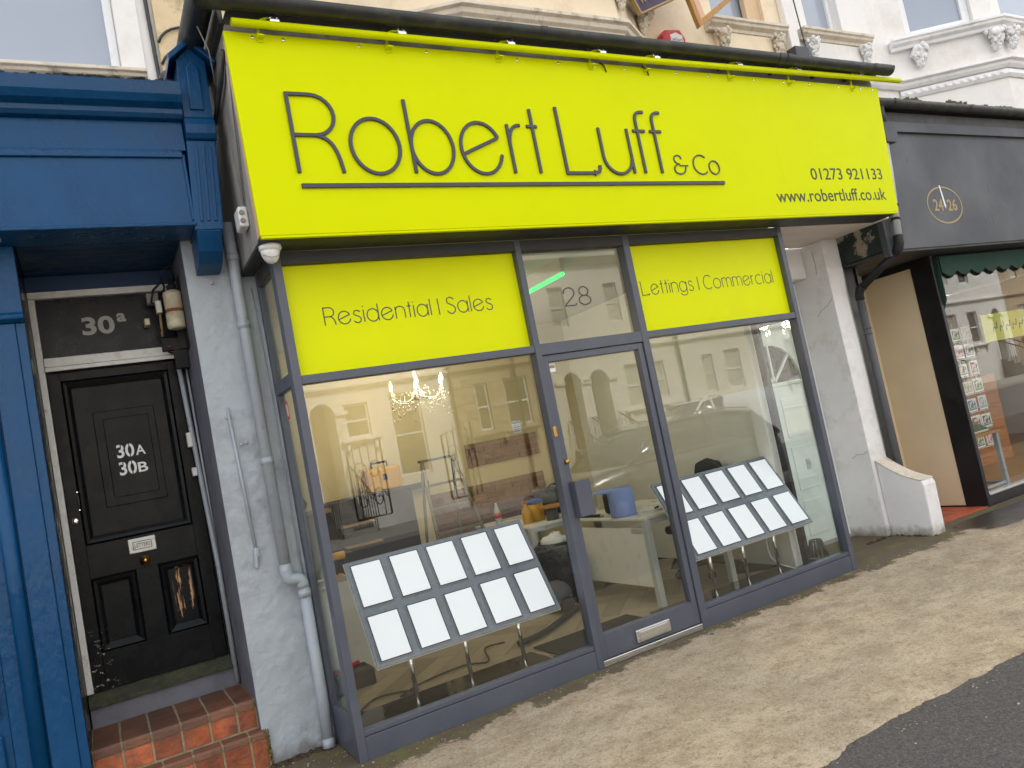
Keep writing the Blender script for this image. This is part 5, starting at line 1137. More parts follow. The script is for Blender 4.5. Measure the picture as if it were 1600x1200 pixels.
# dark slatted cabinet with a worktop
mat('cabinet_black', lin((14, 15, 16)), 0.6, var=0.1, spec=0.2)
cb = thing('black_cabinet', 'tall black cabinet with wooden slat shelves at the back of the shop', 'cabinet', (1.25, 3.2, FZ))
part('body', B(0.84, 1.66, 3.02, 3.42, FZ, 1.36), 'cabinet_black', cb, 0.006)
mat('shelf_wood', lin((150, 118, 72)), 0.5, var=0.2, vscale=5, stretch=(2, 12, 12))
for z in (0.42, 0.66, 0.9, 1.1): part('shelf', B(0.885, 1.20 + 0.25 * (1.1 - z), 2.94, 3.019, z, z + 0.02), 'shelf_wood', cb)
wt = thing('worktop', 'wooden worktop running along the back wall of the shop', 'worktop', (0.4, 3.2, 1.28))
part('board', B(-0.04, 0.835, 3.05, 3.44, 1.27, 1.31), 'shelf_wood', wt, 0.004)
part('batten', B(1.665, 2.0, 3.38, 3.44, 1.30, 1.36), 'black_gloss', wt)
tbx = thing('yellow_tool_case', 'yellow plastic tool case on top of the black cabinet', 'tool case', (1.42, 3.15, 1.36))
mat('tool_yellow', lin((200, 150, 30)), 0.45, var=0.08)
part('case', B(1.24, 1.60, 3.05, 3.3, 1.361, 1.60), 'tool_yellow', tbx, 0.03, 3)
part('handle', MB().tube([(1.34, 3.17, 1.6), (1.34, 3.17, 1.65), (1.50, 3.17, 1.65), (1.50, 3.17, 1.6)], 0.012, 8), 'rubber', tbx)
part('clip', B(1.40, 1.44, 3.035, 3.049, 1.47, 1.53), 'rubber', tbx)
for k, (x, nm, lb) in enumerate(((0.18, 'black_tool_bag', 'black tool bag on the wooden worktop in the corner'), (0.55, 'brown_tool_pouch', 'small brown tool pouch on the wooden worktop'))):
    t = thing(nm, lb, 'bag', (x, 3.2, 1.31)); c_ = 'rubber' if k == 0 else 'dark_wood'
    part('body', MB().blob((x, 3.2, 1.31 + 0.075), (0.14 - 0.04 * k, 0.1, 0.08), 12, 8, 0.12, k), c_, t)
    part('strap', MB().tube(bez((x - 0.08, 3.18, 1.41), (x - 0.06, 3.18, 1.50), (x + 0.06, 3.18, 1.50), (x + 0.08, 3.18, 1.41), 8), 0.008, 6), c_, t)
# stepladder
sl_ = thing('stepladder', 'worn aluminium and timber stepladder standing open in the shop', 'ladder', (1.85, 2.5, FZ))
mat('ladder', lin((112, 108, 84)), 0.5, 0.3, var=0.2, vscale=8)
for (xt, xb) in ((1.66, 1.55), (1.99, 2.18)):
    part('front_stile', MB().tube([(xt, 2.62, 1.58), (xb + 0.02, 2.28, FZ)], 0.018, 6), 'ladder', sl_)
    part('rear_stile', MB().tube([(xt + 0.01, 2.66, 1.55), (xt + 0.03 * (1 if xb > xt else -1), 3.0, FZ)], 0.015, 6), 'ladder', sl_)
    part('foot', MB().box(xb - 0.005, xb + 0.045, 2.25, 2.31, FZ, FZ + 0.03), 'rubber', sl_)
for k in range(6):
    t = 0.16 + k * 0.15; z = 1.58 - (1.58 - FZ) * t; y = 2.62 - 0.34 * t; a = 1.66 - 0.09 * t; b = 1.99 + 0.21 * t
    part('tread', B(a, b, y - 0.045, y + 0.02, z - 0.012, z + 0.012), 'ladder', sl_, 0.003)
part('top_hinge', B(1.64, 2.01, 2.60, 2.68, 1.565, 1.59), 'ladder', sl_, 0.005)
for x in (1.62, 2.05): part('stay', MB().tube([(x, 2.42, 0.75), (x, 2.84, 0.62)], 0.006, 5), 'ladder', sl_)
# desks
mat('desk_white', lin((232, 230, 222)), 0.35, var=0.03)
mat('desk_leg', lin((196, 200, 196)), 0.35, 0.2, var=0.04)
def desk(x0, x1, y0, y1, label):
    t = thing('office_desk', label, 'desk', ((x0 + x1) / 2, (y0 + y1) / 2, FZ), 'white office desks')
    part('top', B(x0, x1, y0, y1, 0.765, 0.79), 'desk_white', t, 0.004)
    for x in (x0 + 0.03, x1 - 0.03):
        for y in (y0 + 0.03, y1 - 0.03): part('leg', B(x - 0.028, x + 0.028, y - 0.028, y + 0.028, FZ, 0.764), 'desk_leg', t, 0.004)
    part('side_panel', B(x0 + 0.012, x0 + 0.03, y0 + 0.062, y1 - 0.062, 0.22, 0.70), 'desk_white', t)
    part('frame_rail', B(x0 + 0.06, x1 - 0.06, y0 + 0.014, y0 + 0.045, 0.725, 0.764), 'desk_leg', t)
    part('cable_notch', B(x0 + 0.004, x0 + 0.0115, y0 + 0.07, y0 + 0.22, 0.66, 0.70), 'desk_leg', t, 0.003)
    return t
desk(2.70, 3.55, 0.72, 1.85, 'white office desk in front of the glass door, nearest the window')
desk(2.35, 3.15, 2.0, 3.2, 'white office desk farther back by the exposed bricks, cluttered with tools')
# paper roll in its holder, cable, keyring tangle on the near desk
pr_ = thing('paper_roll', 'blue paper towel roll standing on the near white desk', 'paper roll', (2.80, 1.15, 0.79))
mat('roll_blue', lin((140, 158, 214)), 0.8, var=0.05, bump=0.1, bscale=80)
part('roll', MB().lathe([(0.11, 0.791), (0.112, 0.80), (0.112, 1.02), (0.108, 1.03), (0.03, 1.03)], 24, (2.80, 1.12, 0)), 'roll_blue', pr_)
part('loose_sheet', MB().add([(2.70, 1.10, 1.0), (2.80, 1.0, 1.03), (2.72, 1.22, 1.045), (2.60, 1.28, 1.03), (2.58, 1.20, 1.02)], [(0, 1, 2, 3, 4)]), 'roll_blue', pr_)
cb2 = thing('camera_bag', 'small black case behind the blue paper roll on the near desk', 'case', (3.0, 1.4, 0.79)); part('body', B(2.86, 3.08, 1.36, 1.5, 0.791, 0.98), 'rubber', cb2, 0.03, 3); part('zip', MB().tube([(2.88, 1.355, 0.9), (3.06, 1.355, 0.9)], 0.004, 5), 'cable_grey', cb2)
kt = thing('tool_tangle', 'tangle of pliers, cables and keys on the near white desk', 'tools', (3.1, 0.95, 0.79))
for k in range(7):
    a = rg.uniform(0, 6.28); x, y = 3.08 + rg.uniform(-0.1, 0.1), 0.93 + rg.uniform(-0.05, 0.05)
    part('plier', MB().tube([(x, y, 0.80), (x + 0.08 * math.cos(a), y + 0.05 * math.sin(a), 0.815), (x + 0.14 * math.cos(a + 0.3), y + 0.08 * math.sin(a + 0.3), 0.80)], 0.008, 6), 'rubber' if k % 2 else 'chrome', kt)
pb_ = thing('spirit_level', 'short black bar lying on the near desk by the door', 'bar', (2.74, 1.5, 0.79)); part('bar', MB().tube([(2.72, 1.78, 0.805), (2.74, 1.38, 0.805)], 0.014, 8), 'rubber', pb_); part('tip', MB().tube([(2.74, 1.38, 0.805), (2.741, 1.34, 0.803)], [0.014, 0.008], 8), 'cable_grey', pb_)
# things on the far desk
bt = thing('cola_bottle', 'small clear cola bottle with red label on the far desk', 'bottle', (2.45, 2.8, 0.79))
mat('clear_plastic', lin((190, 196, 190)), 0.15, var=0.03)
part('body', MB().lathe([(0.028, 0.791), (0.034, 0.80), (0.034, 0.93), (0.012, 1.0), (0.012, 1.02)], 14, (2.42, 2.75, 0)), 'clear_plastic', bt); part('label', MB().lathe([(0.0348, 0.86), (0.0348, 0.915)], 14, (2.42, 2.75, 0)), 'red_plastic', bt); part('cap', MB().lathe([(0.014, 1.021), (0.014, 1.04)], 12, (2.42, 2.75, 0)), 'red_plastic', bt)
jt = thing('yellow_tub', 'yellow tub with blue lid on the far desk', 'tub', (2.62, 2.25, 0.79))
part('body', MB().lathe([(0.07, 0.791), (0.075, 0.80), (0.075, 0.96)], 18, (2.62, 2.3, 0)), 'tool_yellow', jt)
mat('lid_blue', lin((50, 90, 180)), 0.4, var=0.05); part('lid', MB().lathe([(0.078, 0.961), (0.08, 0.965), (0.08, 0.995), (0.07, 1.0)], 18, (2.62, 2.3, 0)), 'lid_blue', jt)
sq = thing('spray_bottle', 'yellow spray bottle with orange top in front of the yellow tub', 'bottle', (2.50, 2.22, 0.79))
part('body', MB().lathe([(0.042, 0.791), (0.045, 0.80), (0.045, 0.92), (0.018, 0.96), (0.016, 0.98)], 14, (2.48, 2.25, 0)), 'tool_yellow', sq); part('trigger', MB().box(2.455, 2.51, 2.24, 2.26, 0.981, 1.01).box(2.455, 2.463, 2.245, 2.255, 0.95, 0.981), 'tile', sq)
mt = thing('masking_tape_pot', 'grey pot with a wooden lid and tape beside the spray bottle', 'pot', (2.64, 2.1, 0.79))
part('pot', MB().lathe([(0.06, 0.791), (0.062, 0.90), (0.05, 0.905)], 16, (2.66, 2.08, 0)), 'lead', mt); part('lid', MB().lathe([(0.12, 0.906), (0.125, 0.912), (0.125, 0.928), (0.12, 0.93)], 20, (2.68, 2.09, 0)), 'timber', mt)
bgp = thing('black_rucksack', 'soft black rucksack on the far desk', 'bag', (2.95, 2.45, 0.79)); part('body', MB().blob((2.95, 2.55, 0.92), (0.22, 0.2, 0.14), 14, 9, 0.1, 4), 'rubber', bgp); part('strap', MB().tube(bez((2.85, 2.45, 1.02), (2.88, 2.42, 1.12), (3.0, 2.42, 1.12), (3.02, 2.45, 1.03), 8), 0.012, 6), 'rubber', bgp)
# refuse sack
mat('sack_black', lin((22, 22, 22)), 0.25, var=0.2, vscale=12, bump=0.8, bscale=14)
rs = thing('refuse_sack', 'open black refuse sack stuffed with white packaging beside the far desk', 'bin bag', (2.55, 1.9, FZ))
part('sack', MB().lathe([(0.16, FZ), (0.2, FZ + 0.06), (0.21, 0.3), (0.2, 0.45), (0.22, 0.58), (0.19, 0.62), (0.15, 0.6)], 22, (2.55, 1.9, 0)), 'sack_black', rs)
for v in rs.children[0].data.vertices: v.co.x += 0.012 * math.sin(v.co.z * 40 + v.co.y * 30); v.co.y += 0.012 * math.sin(v.co.z * 31 + v.co.x * 37)
part('packaging', MB().blob((2.5, 1.86, 0.61), (0.13, 0.12, 0.09), 12, 8, 0.22, 8), 'paper', rs)
# office chair
mat('chair_black', lin((24, 24, 28)), 0.7, var=0.1)
oc = thing('office_chair', 'black swivel office chair behind the right-hand display', 'chair', (3.30, 1.25, FZ))
cxx, cyy = 3.72, 1.25
part('seat', MB().box(cxx - 0.25, cxx + 0.25, cyy - 0.24, cyy + 0.24, 0.46, 0.54), 'chair_black', oc, 0.035, 3)
part('backrest', MB().prism([(cyy - 0.22, 0.62), (cyy - 0.24, 0.85), (cyy - 0.15, 1.05), (cyy, 1.09), (cyy + 0.15, 1.05), (cyy + 0.24, 0.85), (cyy + 0.22, 0.62)], 'x', cxx + 0.21, cxx + 0.27), 'chair_black', oc, 0.02, 3)
part('column', MB().tube([(cxx, cyy, 0.14), (cxx, cyy, 0.46)], 0.03, 10), 'rubber', oc)
part('back_stem', B(cxx + 0.22, cxx + 0.26, cyy - 0.03, cyy + 0.03, 0.48, 0.64), 'rubber', oc)
for k in range(5):
    a = R(72 * k + 15); ex_, ey_ = cxx + 0.30 * math.cos(a), cyy + 0.30 * math.sin(a)
    lg = part('star_leg', MB().tube([(cxx, cyy, 0.17), (ex_, ey_, 0.13)], [0.03, 0.018], 8), 'rubber', oc)
    part('castor', MB().lathe([(0.012, -0.022), (0.034, -0.018), (0.034, 0.018), (0.012, 0.022)], 12, (ex_, ey_, FZ + 0.034), 'y'), 'rubber', lg)
# window displays with backlit pages
dsp_f = mat('display_frame', lin((116, 124, 137)), 0.30, var=0.04, vscale=3, coat=0.3)
emis('backlit_page', (0.92, 0.94, 1.0), 0.38)
mat('dark_clip', lin((18, 20, 26)), 0.2, var=0.1)
def display(x0, x1, yb, zb, yt, zt, label, polesx):
    t = thing('window_display', label, 'display stand', ((x0 + x1) / 2, yb, FZ), 'tilted window displays')
    L_ = math.hypot(yt - yb, zt - zb); ux, uz = (yt - yb) / L_, (zt - zb) / L_; nx, nz = -uz, ux    # n faces the street
    P = lambda a, v, d: (a, yb + ux * v + nx * d, zb + uz * v + nz * d)
    def slab(a0, a1, v0, v1, d0, d1): return MB().add([P(a0, v0, d0), P(a1, v0, d0), P(a1, v1, d0), P(a0, v1, d0), P(a0, v0, d1), P(a1, v0, d1), P(a1, v1, d1), P(a0, v1, d1)], [(0, 3, 2, 1), (4, 5, 6, 7), (0, 1, 5, 4), (1, 2, 6, 5), (2, 3, 7, 6), (3, 0, 4, 7)])
    part('panel', slab(x0, x1, 0, L_, -0.012, 0.0), 'display_frame', t, 0.002)
    part('panel_edge', slab(x0 - 0.003, x1 + 0.003, -0.004, L_ + 0.003, -0.02, -0.0125), 'plastic_white', t)
    cw = (x1 - x0) / 5; chh = L_ / 2
    for i in range(5):
        for j in range(2):
            a0, a1 = x0 + cw * i + 0.022, x0 + cw * (i + 1) - 0.022; v0, v1 = chh * j + 0.022, chh * (j + 1) - 0.022
            h = part('page_holder', slab(a0, a1, v0, v1, 0.0005, 0.006), 'display_frame', t, 0.001)
            part('page_border', slab(a0 + 0.006, a1 - 0.006, v0 + 0.006, v1 - 0.006, 0.0062, 0.0068), 'dark_clip', h)
            part('backlit_page', slab(a0 + 0.013, a1 - 0.013, v0 + 0.013, v1 - 0.013, 0.007, 0.0095), 'backlit_page', h)
    for x in polesx:
        part('pole', MB().tube([(x, yb + ux * 0.3 * L_ + 0.035, FZ), (x, yb + ux * 0.3 * L_ + 0.035, zb + uz * 0.3 * L_ - 0.02)], 0.014, 12), 'chrome', t)
        part('pole_foot', MB().lathe([(0.05, FZ + 0.0045), (0.05, FZ + 0.009), (0.018, FZ + 0.013)], 18, (x, yb + ux * 0.3 * L_ + 0.035, 0)), 'chrome', t)
    return t
display(0.208, 1.513, 0.25, 0.437, 0.595, 1.045, 'grey tilted display of ten backlit white pages left of the door', (0.46, 0.84, 1.24))
display(2.755, 4.06, 0.25, 0.457, 0.62, 1.045, 'grey tilted display of ten backlit white pages right of the door', (3.0, 3.36, 3.72))
# cables on the floor
for pts, nm, lb, m_, r_ in (
    ([(0.05, 0.55, FZ + 0.015), (0.35, 0.95, FZ + 0.012), (0.62, 0.82, FZ + 0.012), (0.48, 0.78, FZ + 0.02), (0.72, 0.95, FZ + 0.012), (1.05, 1.0, FZ + 0.012), (1.2, 0.90, FZ + 0.012), (1.35, 1.25, FZ + 0.012), (1.5, 1.2, FZ + 0.02)], 'floor_cable', 'black mains cable looping across the floor under the left display', 'rubber', 0.007),
    ([(0.03, 0.30, 0.30), (0.06, 0.28, FZ + 0.02), (0.12, 0.2, FZ + 0.015), (0.3, 0.14, FZ + 0.013)], 'white_cable', 'thin white cable hanging in the left corner of the window', 'plastic_white', 0.005),
    ([(3.9, 0.62, 0.5), (3.85, 0.6, 0.2), (3.95, 0.45, FZ + 0.02), (4.05, 0.38, FZ + 0.02)], 'white_lead', 'thin white cable hanging at the right end of the window', 'plastic_white', 0.005),
    ([(2.35, 1.45, FZ + 0.03), (2.0, 1.2, FZ + 0.03), (1.75, 1.05, FZ + 0.03), (1.52, 1.0, FZ + 0.03)], 'vacuum_hose', 'thick dark vacuum hose on the floor by the refuse sack', 'rubber', 0.024)):
    P = [Vector(p) for p in pts]; sm_ = []
    for i in range(len(P) - 1):
        p0, p1, p2, p3 = P[max(0, i - 1)], P[i], P[i + 1], P[min(len(P) - 1, i + 2)]
        for k in range(6):
            t = k / 6; sm_.append(0.5 * ((2 * p1) + (p2 - p0) * t + (2 * p0 - 5 * p1 + 4 * p2 - p3) * t * t + (3 * p1 - p0 - 3 * p2 + p3) * t ** 3))
    sm_.append(P[-1]); solo(nm, MB().tube(sm_, r_, 8), m_, lb, 'cable' if 'hose' not in nm else 'hose')
vc = thing('vacuum_cleaner', 'grey vacuum cleaner on the floor beside the refuse sack', 'vacuum cleaner', (2.2, 1.6, FZ)); part('body', MB().blob((2.28, 1.62, FZ + 0.14), (0.13, 0.16, 0.13), 14, 9), 'lead', vc); part('wheel', MB().lathe([(0.02, -0.02), (0.07, -0.015), (0.07, 0.015), (0.02, 0.02)], 14, (2.28, 1.47, FZ + 0.075), 'y'), 'rubber', vc)
# cordless drills on a stool-high box
bxx = thing('cardboard_box', 'white cardboard box in the left corner behind the display', 'box', (0.35, 1.9, FZ)); part('carton', B(0.1, 0.62, 1.75, 2.25, FZ, 0.78), 'desk_white', bxx, 0.006); part('flap', MB().add([(0.1, 1.75, 0.781), (0.62, 1.75, 0.781), (0.62, 1.62, 0.84), (0.1, 1.62, 0.84)], [(0, 1, 2, 3)]), 'desk_white', bxx)
def drill(x, y, z, label, rz):
    t = thing('cordless_drill', label, 'drill', (x, y, z), 'cordless drills')
    part('body', MB().tube([(x - 0.07, y, z + 0.19), (x + 0.06, y, z + 0.19)], 0.032, 10), 'tool_yellow', t); part('grip', MB().tube([(x - 0.02, y, z + 0.18), (x - 0.035, y, z + 0.05)], 0.02, 8), 'rubber', t); part('battery', B(x - 0.075, x + 0.02, y - 0.035, y + 0.035, z, z + 0.05), 'tool_yellow', t, 0.006); part('chuck', MB().tube([(x + 0.06, y, z + 0.19), (x + 0.12, y, z + 0.19)], [0.024, 0.012], 10), 'rubber', t)
drill(0.50, 1.85, 0.785, 'yellow cordless drill standing on the white box', 0); drill(0.17, 1.95, 0.785, 'yellow cordless drill at the left edge of the window on the white box', 0)
tb2 = thing('black_tool_tray', 'black and red tool tray on the floor in the left corner', 'tool tray', (0.3, 1.45, FZ)); part('tray', B(0.1, 0.5, 1.35, 1.6, FZ, FZ + 0.12), 'rubber', tb2, 0.01); part('grip', MB().tube([(0.2, 1.4, FZ + 0.14), (0.42, 1.45, FZ + 0.16)], 0.018, 8), 'red_plastic', tb2)
# metal lampshade in the right corner
ls = thing('slatted_lampshade', 'small black slatted metal lampshade on the floor outside by the white door', 'lampshade', (4.45, 0.62, 0.046))
mat('lamp_metal', lin((70, 74, 74)), 0.4, 0.5, var=0.1)
for k in range(14):
    a = 2 * math.pi * k / 14; part('slat', MB().tube([(4.45 + 0.085 * math.cos(a), 0.62 + 0.085 * math.sin(a), 0.05), (4.45 + 0.05 * math.cos(a), 0.62 + 0.05 * math.sin(a), 0.20)], 0.008, 5), 'lamp_metal', ls)
part('rim', MB().tube([(4.45 + 0.052 * math.cos(2 * math.pi * k / 16), 0.62 + 0.052 * math.sin(2 * math.pi * k / 16), 0.2) for k in range(17)], 0.007, 6), 'lamp_metal', ls)
# chandelier, lit
cx_, cy_, cz_ = 1.62, 2.3, 2.32
cd_ = thing('chandelier', 'lit crystal chandelier hanging in the left window', 'chandelier', (cx_, cy_, 2.1))
mat('crystal', lin((220, 216, 200)), 0.08, var=0.1, spec=1.0)
emis('candle_bulb', (1.0, 0.72, 0.34), 30.0)
part('stem', MB().tube([(cx_, cy_, 2.92), (cx_, cy_, 2.16)], 0.012, 8), 'crystal', cd_)
part('bowl', MB().lathe([(0.01, 2.14), (0.05, 2.16), (0.07, 2.2), (0.03, 2.24)], 16, (cx_, cy_, 0)), 'crystal', cd_)
for k in range(6):
    a = R(60 * k + 10); r_ = 0.27
    am = part('arm', MB().tube(bez((cx_, cy_, 2.22), (cx_ + 0.1 * math.cos(a), cy_ + 0.1 * math.sin(a), 2.10), (cx_ + r_ * math.cos(a), cy_ + r_ * math.sin(a), 2.12), (cx_ + r_ * math.cos(a), cy_ + r_ * math.sin(a), 2.26), 10), 0.008, 6), 'crystal', cd_)
    part('bulb', MB().lathe([(0.004, 2.275), (0.012, 2.29), (0.012, 2.31), (0.002, 2.345)], 8, (cx_ + r_ * math.cos(a), cy_ + r_ * math.sin(a), 0)), 'candle_bulb', am)
    dr_ = MB()
    for q in range(8):
        t = q / 8; b2 = a + R(60) * t; rr_ = r_ * 0.92; zz = 2.22 - 0.11 * math.sin(math.pi * t)
        dr_.blob((cx_ + rr_ * math.cos(b2), cy_ + rr_ * math.sin(b2), zz), (0.009, 0.009, 0.012), 6, 4)
    for q in range(26): a_ = random.Random(k * 40 + q); th_ = a_.uniform(0, 6.28); r2 = a_.uniform(0.05, 0.3); dr_.blob((cx_ + r2 * math.cos(th_), cy_ + r2 * math.sin(th_), 2.32 - 0.5 * r2 - a_.uniform(0, 0.22)), (0.006, 0.006, 0.012), 6, 4)
    for q in range(3): dr_.blob((cx_ + r_ * math.cos(a), cy_ + r_ * math.sin(a), 2.2 - 0.035 * q), (0.007, 0.007, 0.014), 6, 4)
    part('crystal_drops', dr_, 'crystal', am)['kind'] = 'stuff'
for k, a in enumerate((20, 140, 260)):
    pl_ = bpy.data.lights.new('candle_light', 'POINT'); pl_.energy = 6.5; pl_.color = (1.0, 0.86, 0.66); pl_.shadow_soft_size = 0.05
    po = bpy.data.objects.new('candle_light', pl_); COL.objects.link(po); po.parent = cd_; po.location = (0.3 * math.cos(R(a)), 0.3 * math.sin(R(a)), 0.30)
# green LED tube on the ceiling above the door
gl_ = thing('green_light_tube', 'bright green light strip on the ceiling behind the pane numbered 28', 'light', (2.2, 0.8, 2.8))
emis('green_led', (0.0, 1.0, 0.12), 1.3)
part('tube', MB().tube([(2.27, 0.53, 2.80), (2.275, 1.10, 2.80), (2.276, 3.2, 2.80)], 0.014, 10), 'green_led', gl_)
part('channel', B(2.26, 2.29, 0.53, 3.2, 2.82, 2.9263), 'ceiling', gl_)
gi = thing('green_indicator', 'small glowing green light seen in the left side window', 'light', (0.03, 0.25, 2.55)); part('lens', B(0.01, 0.03, 0.20, 0.24, 2.52, 2.565), 'green_led', gi); part('case', B(0.01, 0.03, 0.19, 0.25, 2.44, 2.515), 'cable_grey', gi)
# ---------------------------------------------------------------- far side of the street, seen mirrored in the shop windows
YF = -16.0
mat('far_cream', lin((226, 219, 204)), 0.75, var=0.05, vscale=1.2, dirt=lin((188, 172, 144)), dscale=1.4, damt=0.4)
mat('far_white', lin((232, 228, 220)), 0.75, var=0.05, vscale=1.2, dirt=lin((190, 180, 165)), dscale=1.4, damt=0.4)
mat('far_stone', lin((176, 156, 128)), 0.85, var=0.15, vscale=6, bump=0.4, bscale=20, rnd=0.22)
mat('far_glass', lin((92, 88, 78)), 0.08, var=0.15, vscale=0.8, spec=0.8)
mat('far_blind', lin((188, 182, 164)), 0.4, var=0.08, vscale=1.0)
mat('iron', lin((30, 30, 32)), 0.5, var=0.1)
mat('slate', lin((92, 94, 100)), 0.7, var=0.2, vscale=9)
mat('far_door', lin((150, 136, 112)), 0.6, var=0.1)
def fbox(mb, x0, x1, d0, d1, z0, z1): return mb.box(x0, x1, YF - d1, YF - d0, z0, z1)      # d: metres behind the facade plane (negative: proud of it)
def far_sash(t, x0, x1, z0, z1, blind=True):
    fr = part('window_frame', fbox(fbox(fbox(fbox(MB(), x0, x0 + 0.05, 0.08, 0.14, z0, z1), x1 - 0.05, x1, 0.08, 0.14, z0, z1), x0 + 0.05, x1 - 0.05, 0.08, 0.14, z1 - 0.05, z1), x0 + 0.05, x1 - 0.05, 0.08, 0.14, z0, z0 + 0.06), 'upvc', t)
    part('pane', fbox(MB(), x0 + 0.04, x1 - 0.04, 0.11, 0.12, z0 + 0.05, z1 - 0.04), 'far_blind' if blind else 'far_glass', fr)
    part('meeting_rail', fbox(MB(), x0 + 0.05, x1 - 0.05, 0.07, 0.1095, (z0 + z1) / 2 - 0.025, (z0 + z1) / 2 + 0.025), 'upvc', fr)
def far_house(x0, x1, wallm, label, wins, arches=(), sills=(), height=7.2, doors=()):
    t = thing('terraced_house', label, 'house', ((x0 + x1) / 2, YF - 2, 0), 'houses across the street')
    holes = [(a, b, c, d) for (a, b, c, d, *_) in wins] + [(a, b, 0.9, zt) for (a, b, zt) in arches]
    part('wall', wall_holes(MB(), x0, x1, -0.2, height, holes, YF - 0.35, YF), wallm, t)
    for (a, b, c, d, bl) in wins: far_sash(t, a + 0.01, b - 0.01, c + 0.01, d - 0.01, bl)
    for (a, b, zt) in arches:
        m_ = (a + b) / 2; r_ = (b - a) / 2; sp = MB(); zc = zt - r_
        for k in range(12):
            a0_, a1_ = math.pi * k / 12, math.pi * (k + 1) / 12
            q0 = (m_ + r_ * math.cos(a0_), zc + r_ * math.sin(a0_)); q1 = (m_ + r_ * math.cos(a1_), zc + r_ * math.sin(a1_))
            sp.prism([q0, (q0[0], zt + 0.001), (q1[0], zt + 0.001), q1], 'y', YF - 0.35, YF - 0.002)
        part('arch_spandrel', sp, wallm, t)
        part('door', fbox(MB(), a, b, 0.9, 0.95, 0.9, zt), 'far_door', t)
        part('porch_side', fbox(fbox(MB(), a - 0.05, a, 0.35, 0.95, 0.9, zt), b, b + 0.05, 0.35, 0.95, 0.9, zt), wallm, t)
        part('porch_ceiling', fbox(MB(), a - 0.05, b + 0.05, 0.35, 0.95, zt, zt + 0.05), wallm, t)
        part('impost', fbox(fbox(MB(), a - 0.35, a - 0.002, -0.07, 0.0, zc - 0.05, zc + 0.06), b + 0.002, b + 0.35, -0.07, 0.0, zc - 0.05, zc + 0.06), wallm, t)
        mb = MB()
        for k in range(6): fbox(mb, a - 0.1, b + 0.1, -0.28 * (k + 1), -0.28 * k, -0.2, 0.9 - 0.15 * k)
        part('steps', mb, 'kerb', t)
        for xx in (a - 0.12, b + 0.12):
            rl = MB().tube([(xx, YF + 0.05, 1.85), (xx, YF + 1.75, 0.95)], 0.025, 6)
            for k in range(9): rl.tube([(xx, YF + 0.1 + k * 0.2, 1.82 - k * 0.106), (xx, YF + 0.1 + k * 0.2, 0.85 - k * 0.1)], 0.012, 5)
            part('railing', rl, 'iron', t)
    for (a, b, z) in sills:
        part('window_sill', MB().prism([(YF, z), (YF + 0.16, z), (YF + 0.16, z - 0.05), (YF + 0.1, z - 0.1), (YF, z - 0.12)], 'x', a, b), wallm, t)
        n = max(2, int((b - a) / 0.7))
        for k in range(n):
            xx = a + 0.15 + (b - a - 0.3) * k / (n - 1); part('corbel', fbox(MB(), xx - 0.06, xx + 0.06, -0.12, 0.0, z - 0.34, z - 0.121), wallm, t, 0.03, 2)
    part('string_course', MB().prism([(YF, 4.0), (YF + 0.13, 3.98), (YF + 0.13, 3.92), (YF + 0.06, 3.88), (YF, 3.82)], 'x', x0, x1), wallm, t)
    part('cornice', MB().prism([(YF, height - 0.35), (YF + 0.15, height - 0.25), (YF + 0.32, height - 0.12), (YF + 0.34, height), (YF, height + 0.02)], 'x', x0, x1), wallm, t)
    part('roof', MB().prism([(YF + 0.1, height + 0.021), (YF - 4.0, height + 2.2), (YF - 8.0, height + 0.021)], 'x', x0, x1), 'slate', t)
    return t
far_house(3.4, 8.3, 'far_white', 'white rendered terraced house with arched entrance, mirrored in the left window', [(5.05, 5.75, 2.5, 3.45, False), (6.37, 7.31, 1.2, 3.55, False), (5.0, 5.8, 4.7, 6.2, True), (6.6, 7.2, 4.7, 6.2, True)], [(4.12, 4.78, 3.56)], [(4.85, 5.95, 2.46)])
stn = far_house(8.302, 11.35, 'far_stone', 'brown stone-faced terraced house with paired sashes, mirrored in the left window', [(9.08, 9.53, 2.05, 3.48, False), (10.08, 10.92, 2.03, 3.52, False), (9.1, 9.55, 4.75, 6.15, True), (10.1, 10.9, 4.75, 6.15, True)], (), [(8.55, 11.1, 1.97)])
sp_ = None; row = 0; z = 1.98
rgs = random.Random(12)
while z < 6.7:
    x = 8.33 + (0.18 if row % 2 else 0)
    while x < 11.3:
        w_ = rgs.uniform(0.34, 0.46); b_ = min(x + w_ - 0.025, 11.33)
        bad = any(x < h[1] + 0.02 and b_ > h[0] - 0.02 and z < h[3] + 0.02 and z + 0.22 > h[2] - 0.02 for h in ((9.08, 9.53, 2.05, 3.48), (10.08, 10.92, 2.03, 3.52), (9.1, 9.55, 4.75, 6.15), (10.1, 10.9, 4.75, 6.15))) or (3.6 < z < 4.02)
        if not bad: part('stone', B(x, b_, YF + 0.001, YF + 0.025 + rgs.uniform(0, 0.012), z, z + 0.215), 'far_stone', stn)
        x += w_
    z += 0.24; row += 1
far_house(11.352, 17.1, 'far_cream', 'cream terraced house with two arched doorways, mirrored in the glass door', [(14.7, 15.32, 1.9, 3.36, True), (15.93, 16.44, 2.06, 3.33, True), (14.54, 15.1, 4.85, 6.2, True), (12.3, 12.9, 4.85, 6.2, True), (15.95, 16.5, 4.85, 6.2, True)], [(12.25, 12.86, 3.37), (13.26, 13.98, 3.35)], [(14.4, 16.8, 1.85)])
far_house(17.102, 21.2, 'far_cream', 'cream terraced house with paired sash windows, mirrored in the right window', [(18.2, 18.7, 1.94, 3.3, True), (19.3, 20.08, 1.92, 3.36, True), (18.2, 18.7, 4.8, 6.2, True), (19.3, 20.05, 4.8, 6.2, True)], (), [(17.65, 20.5, 1.8)])
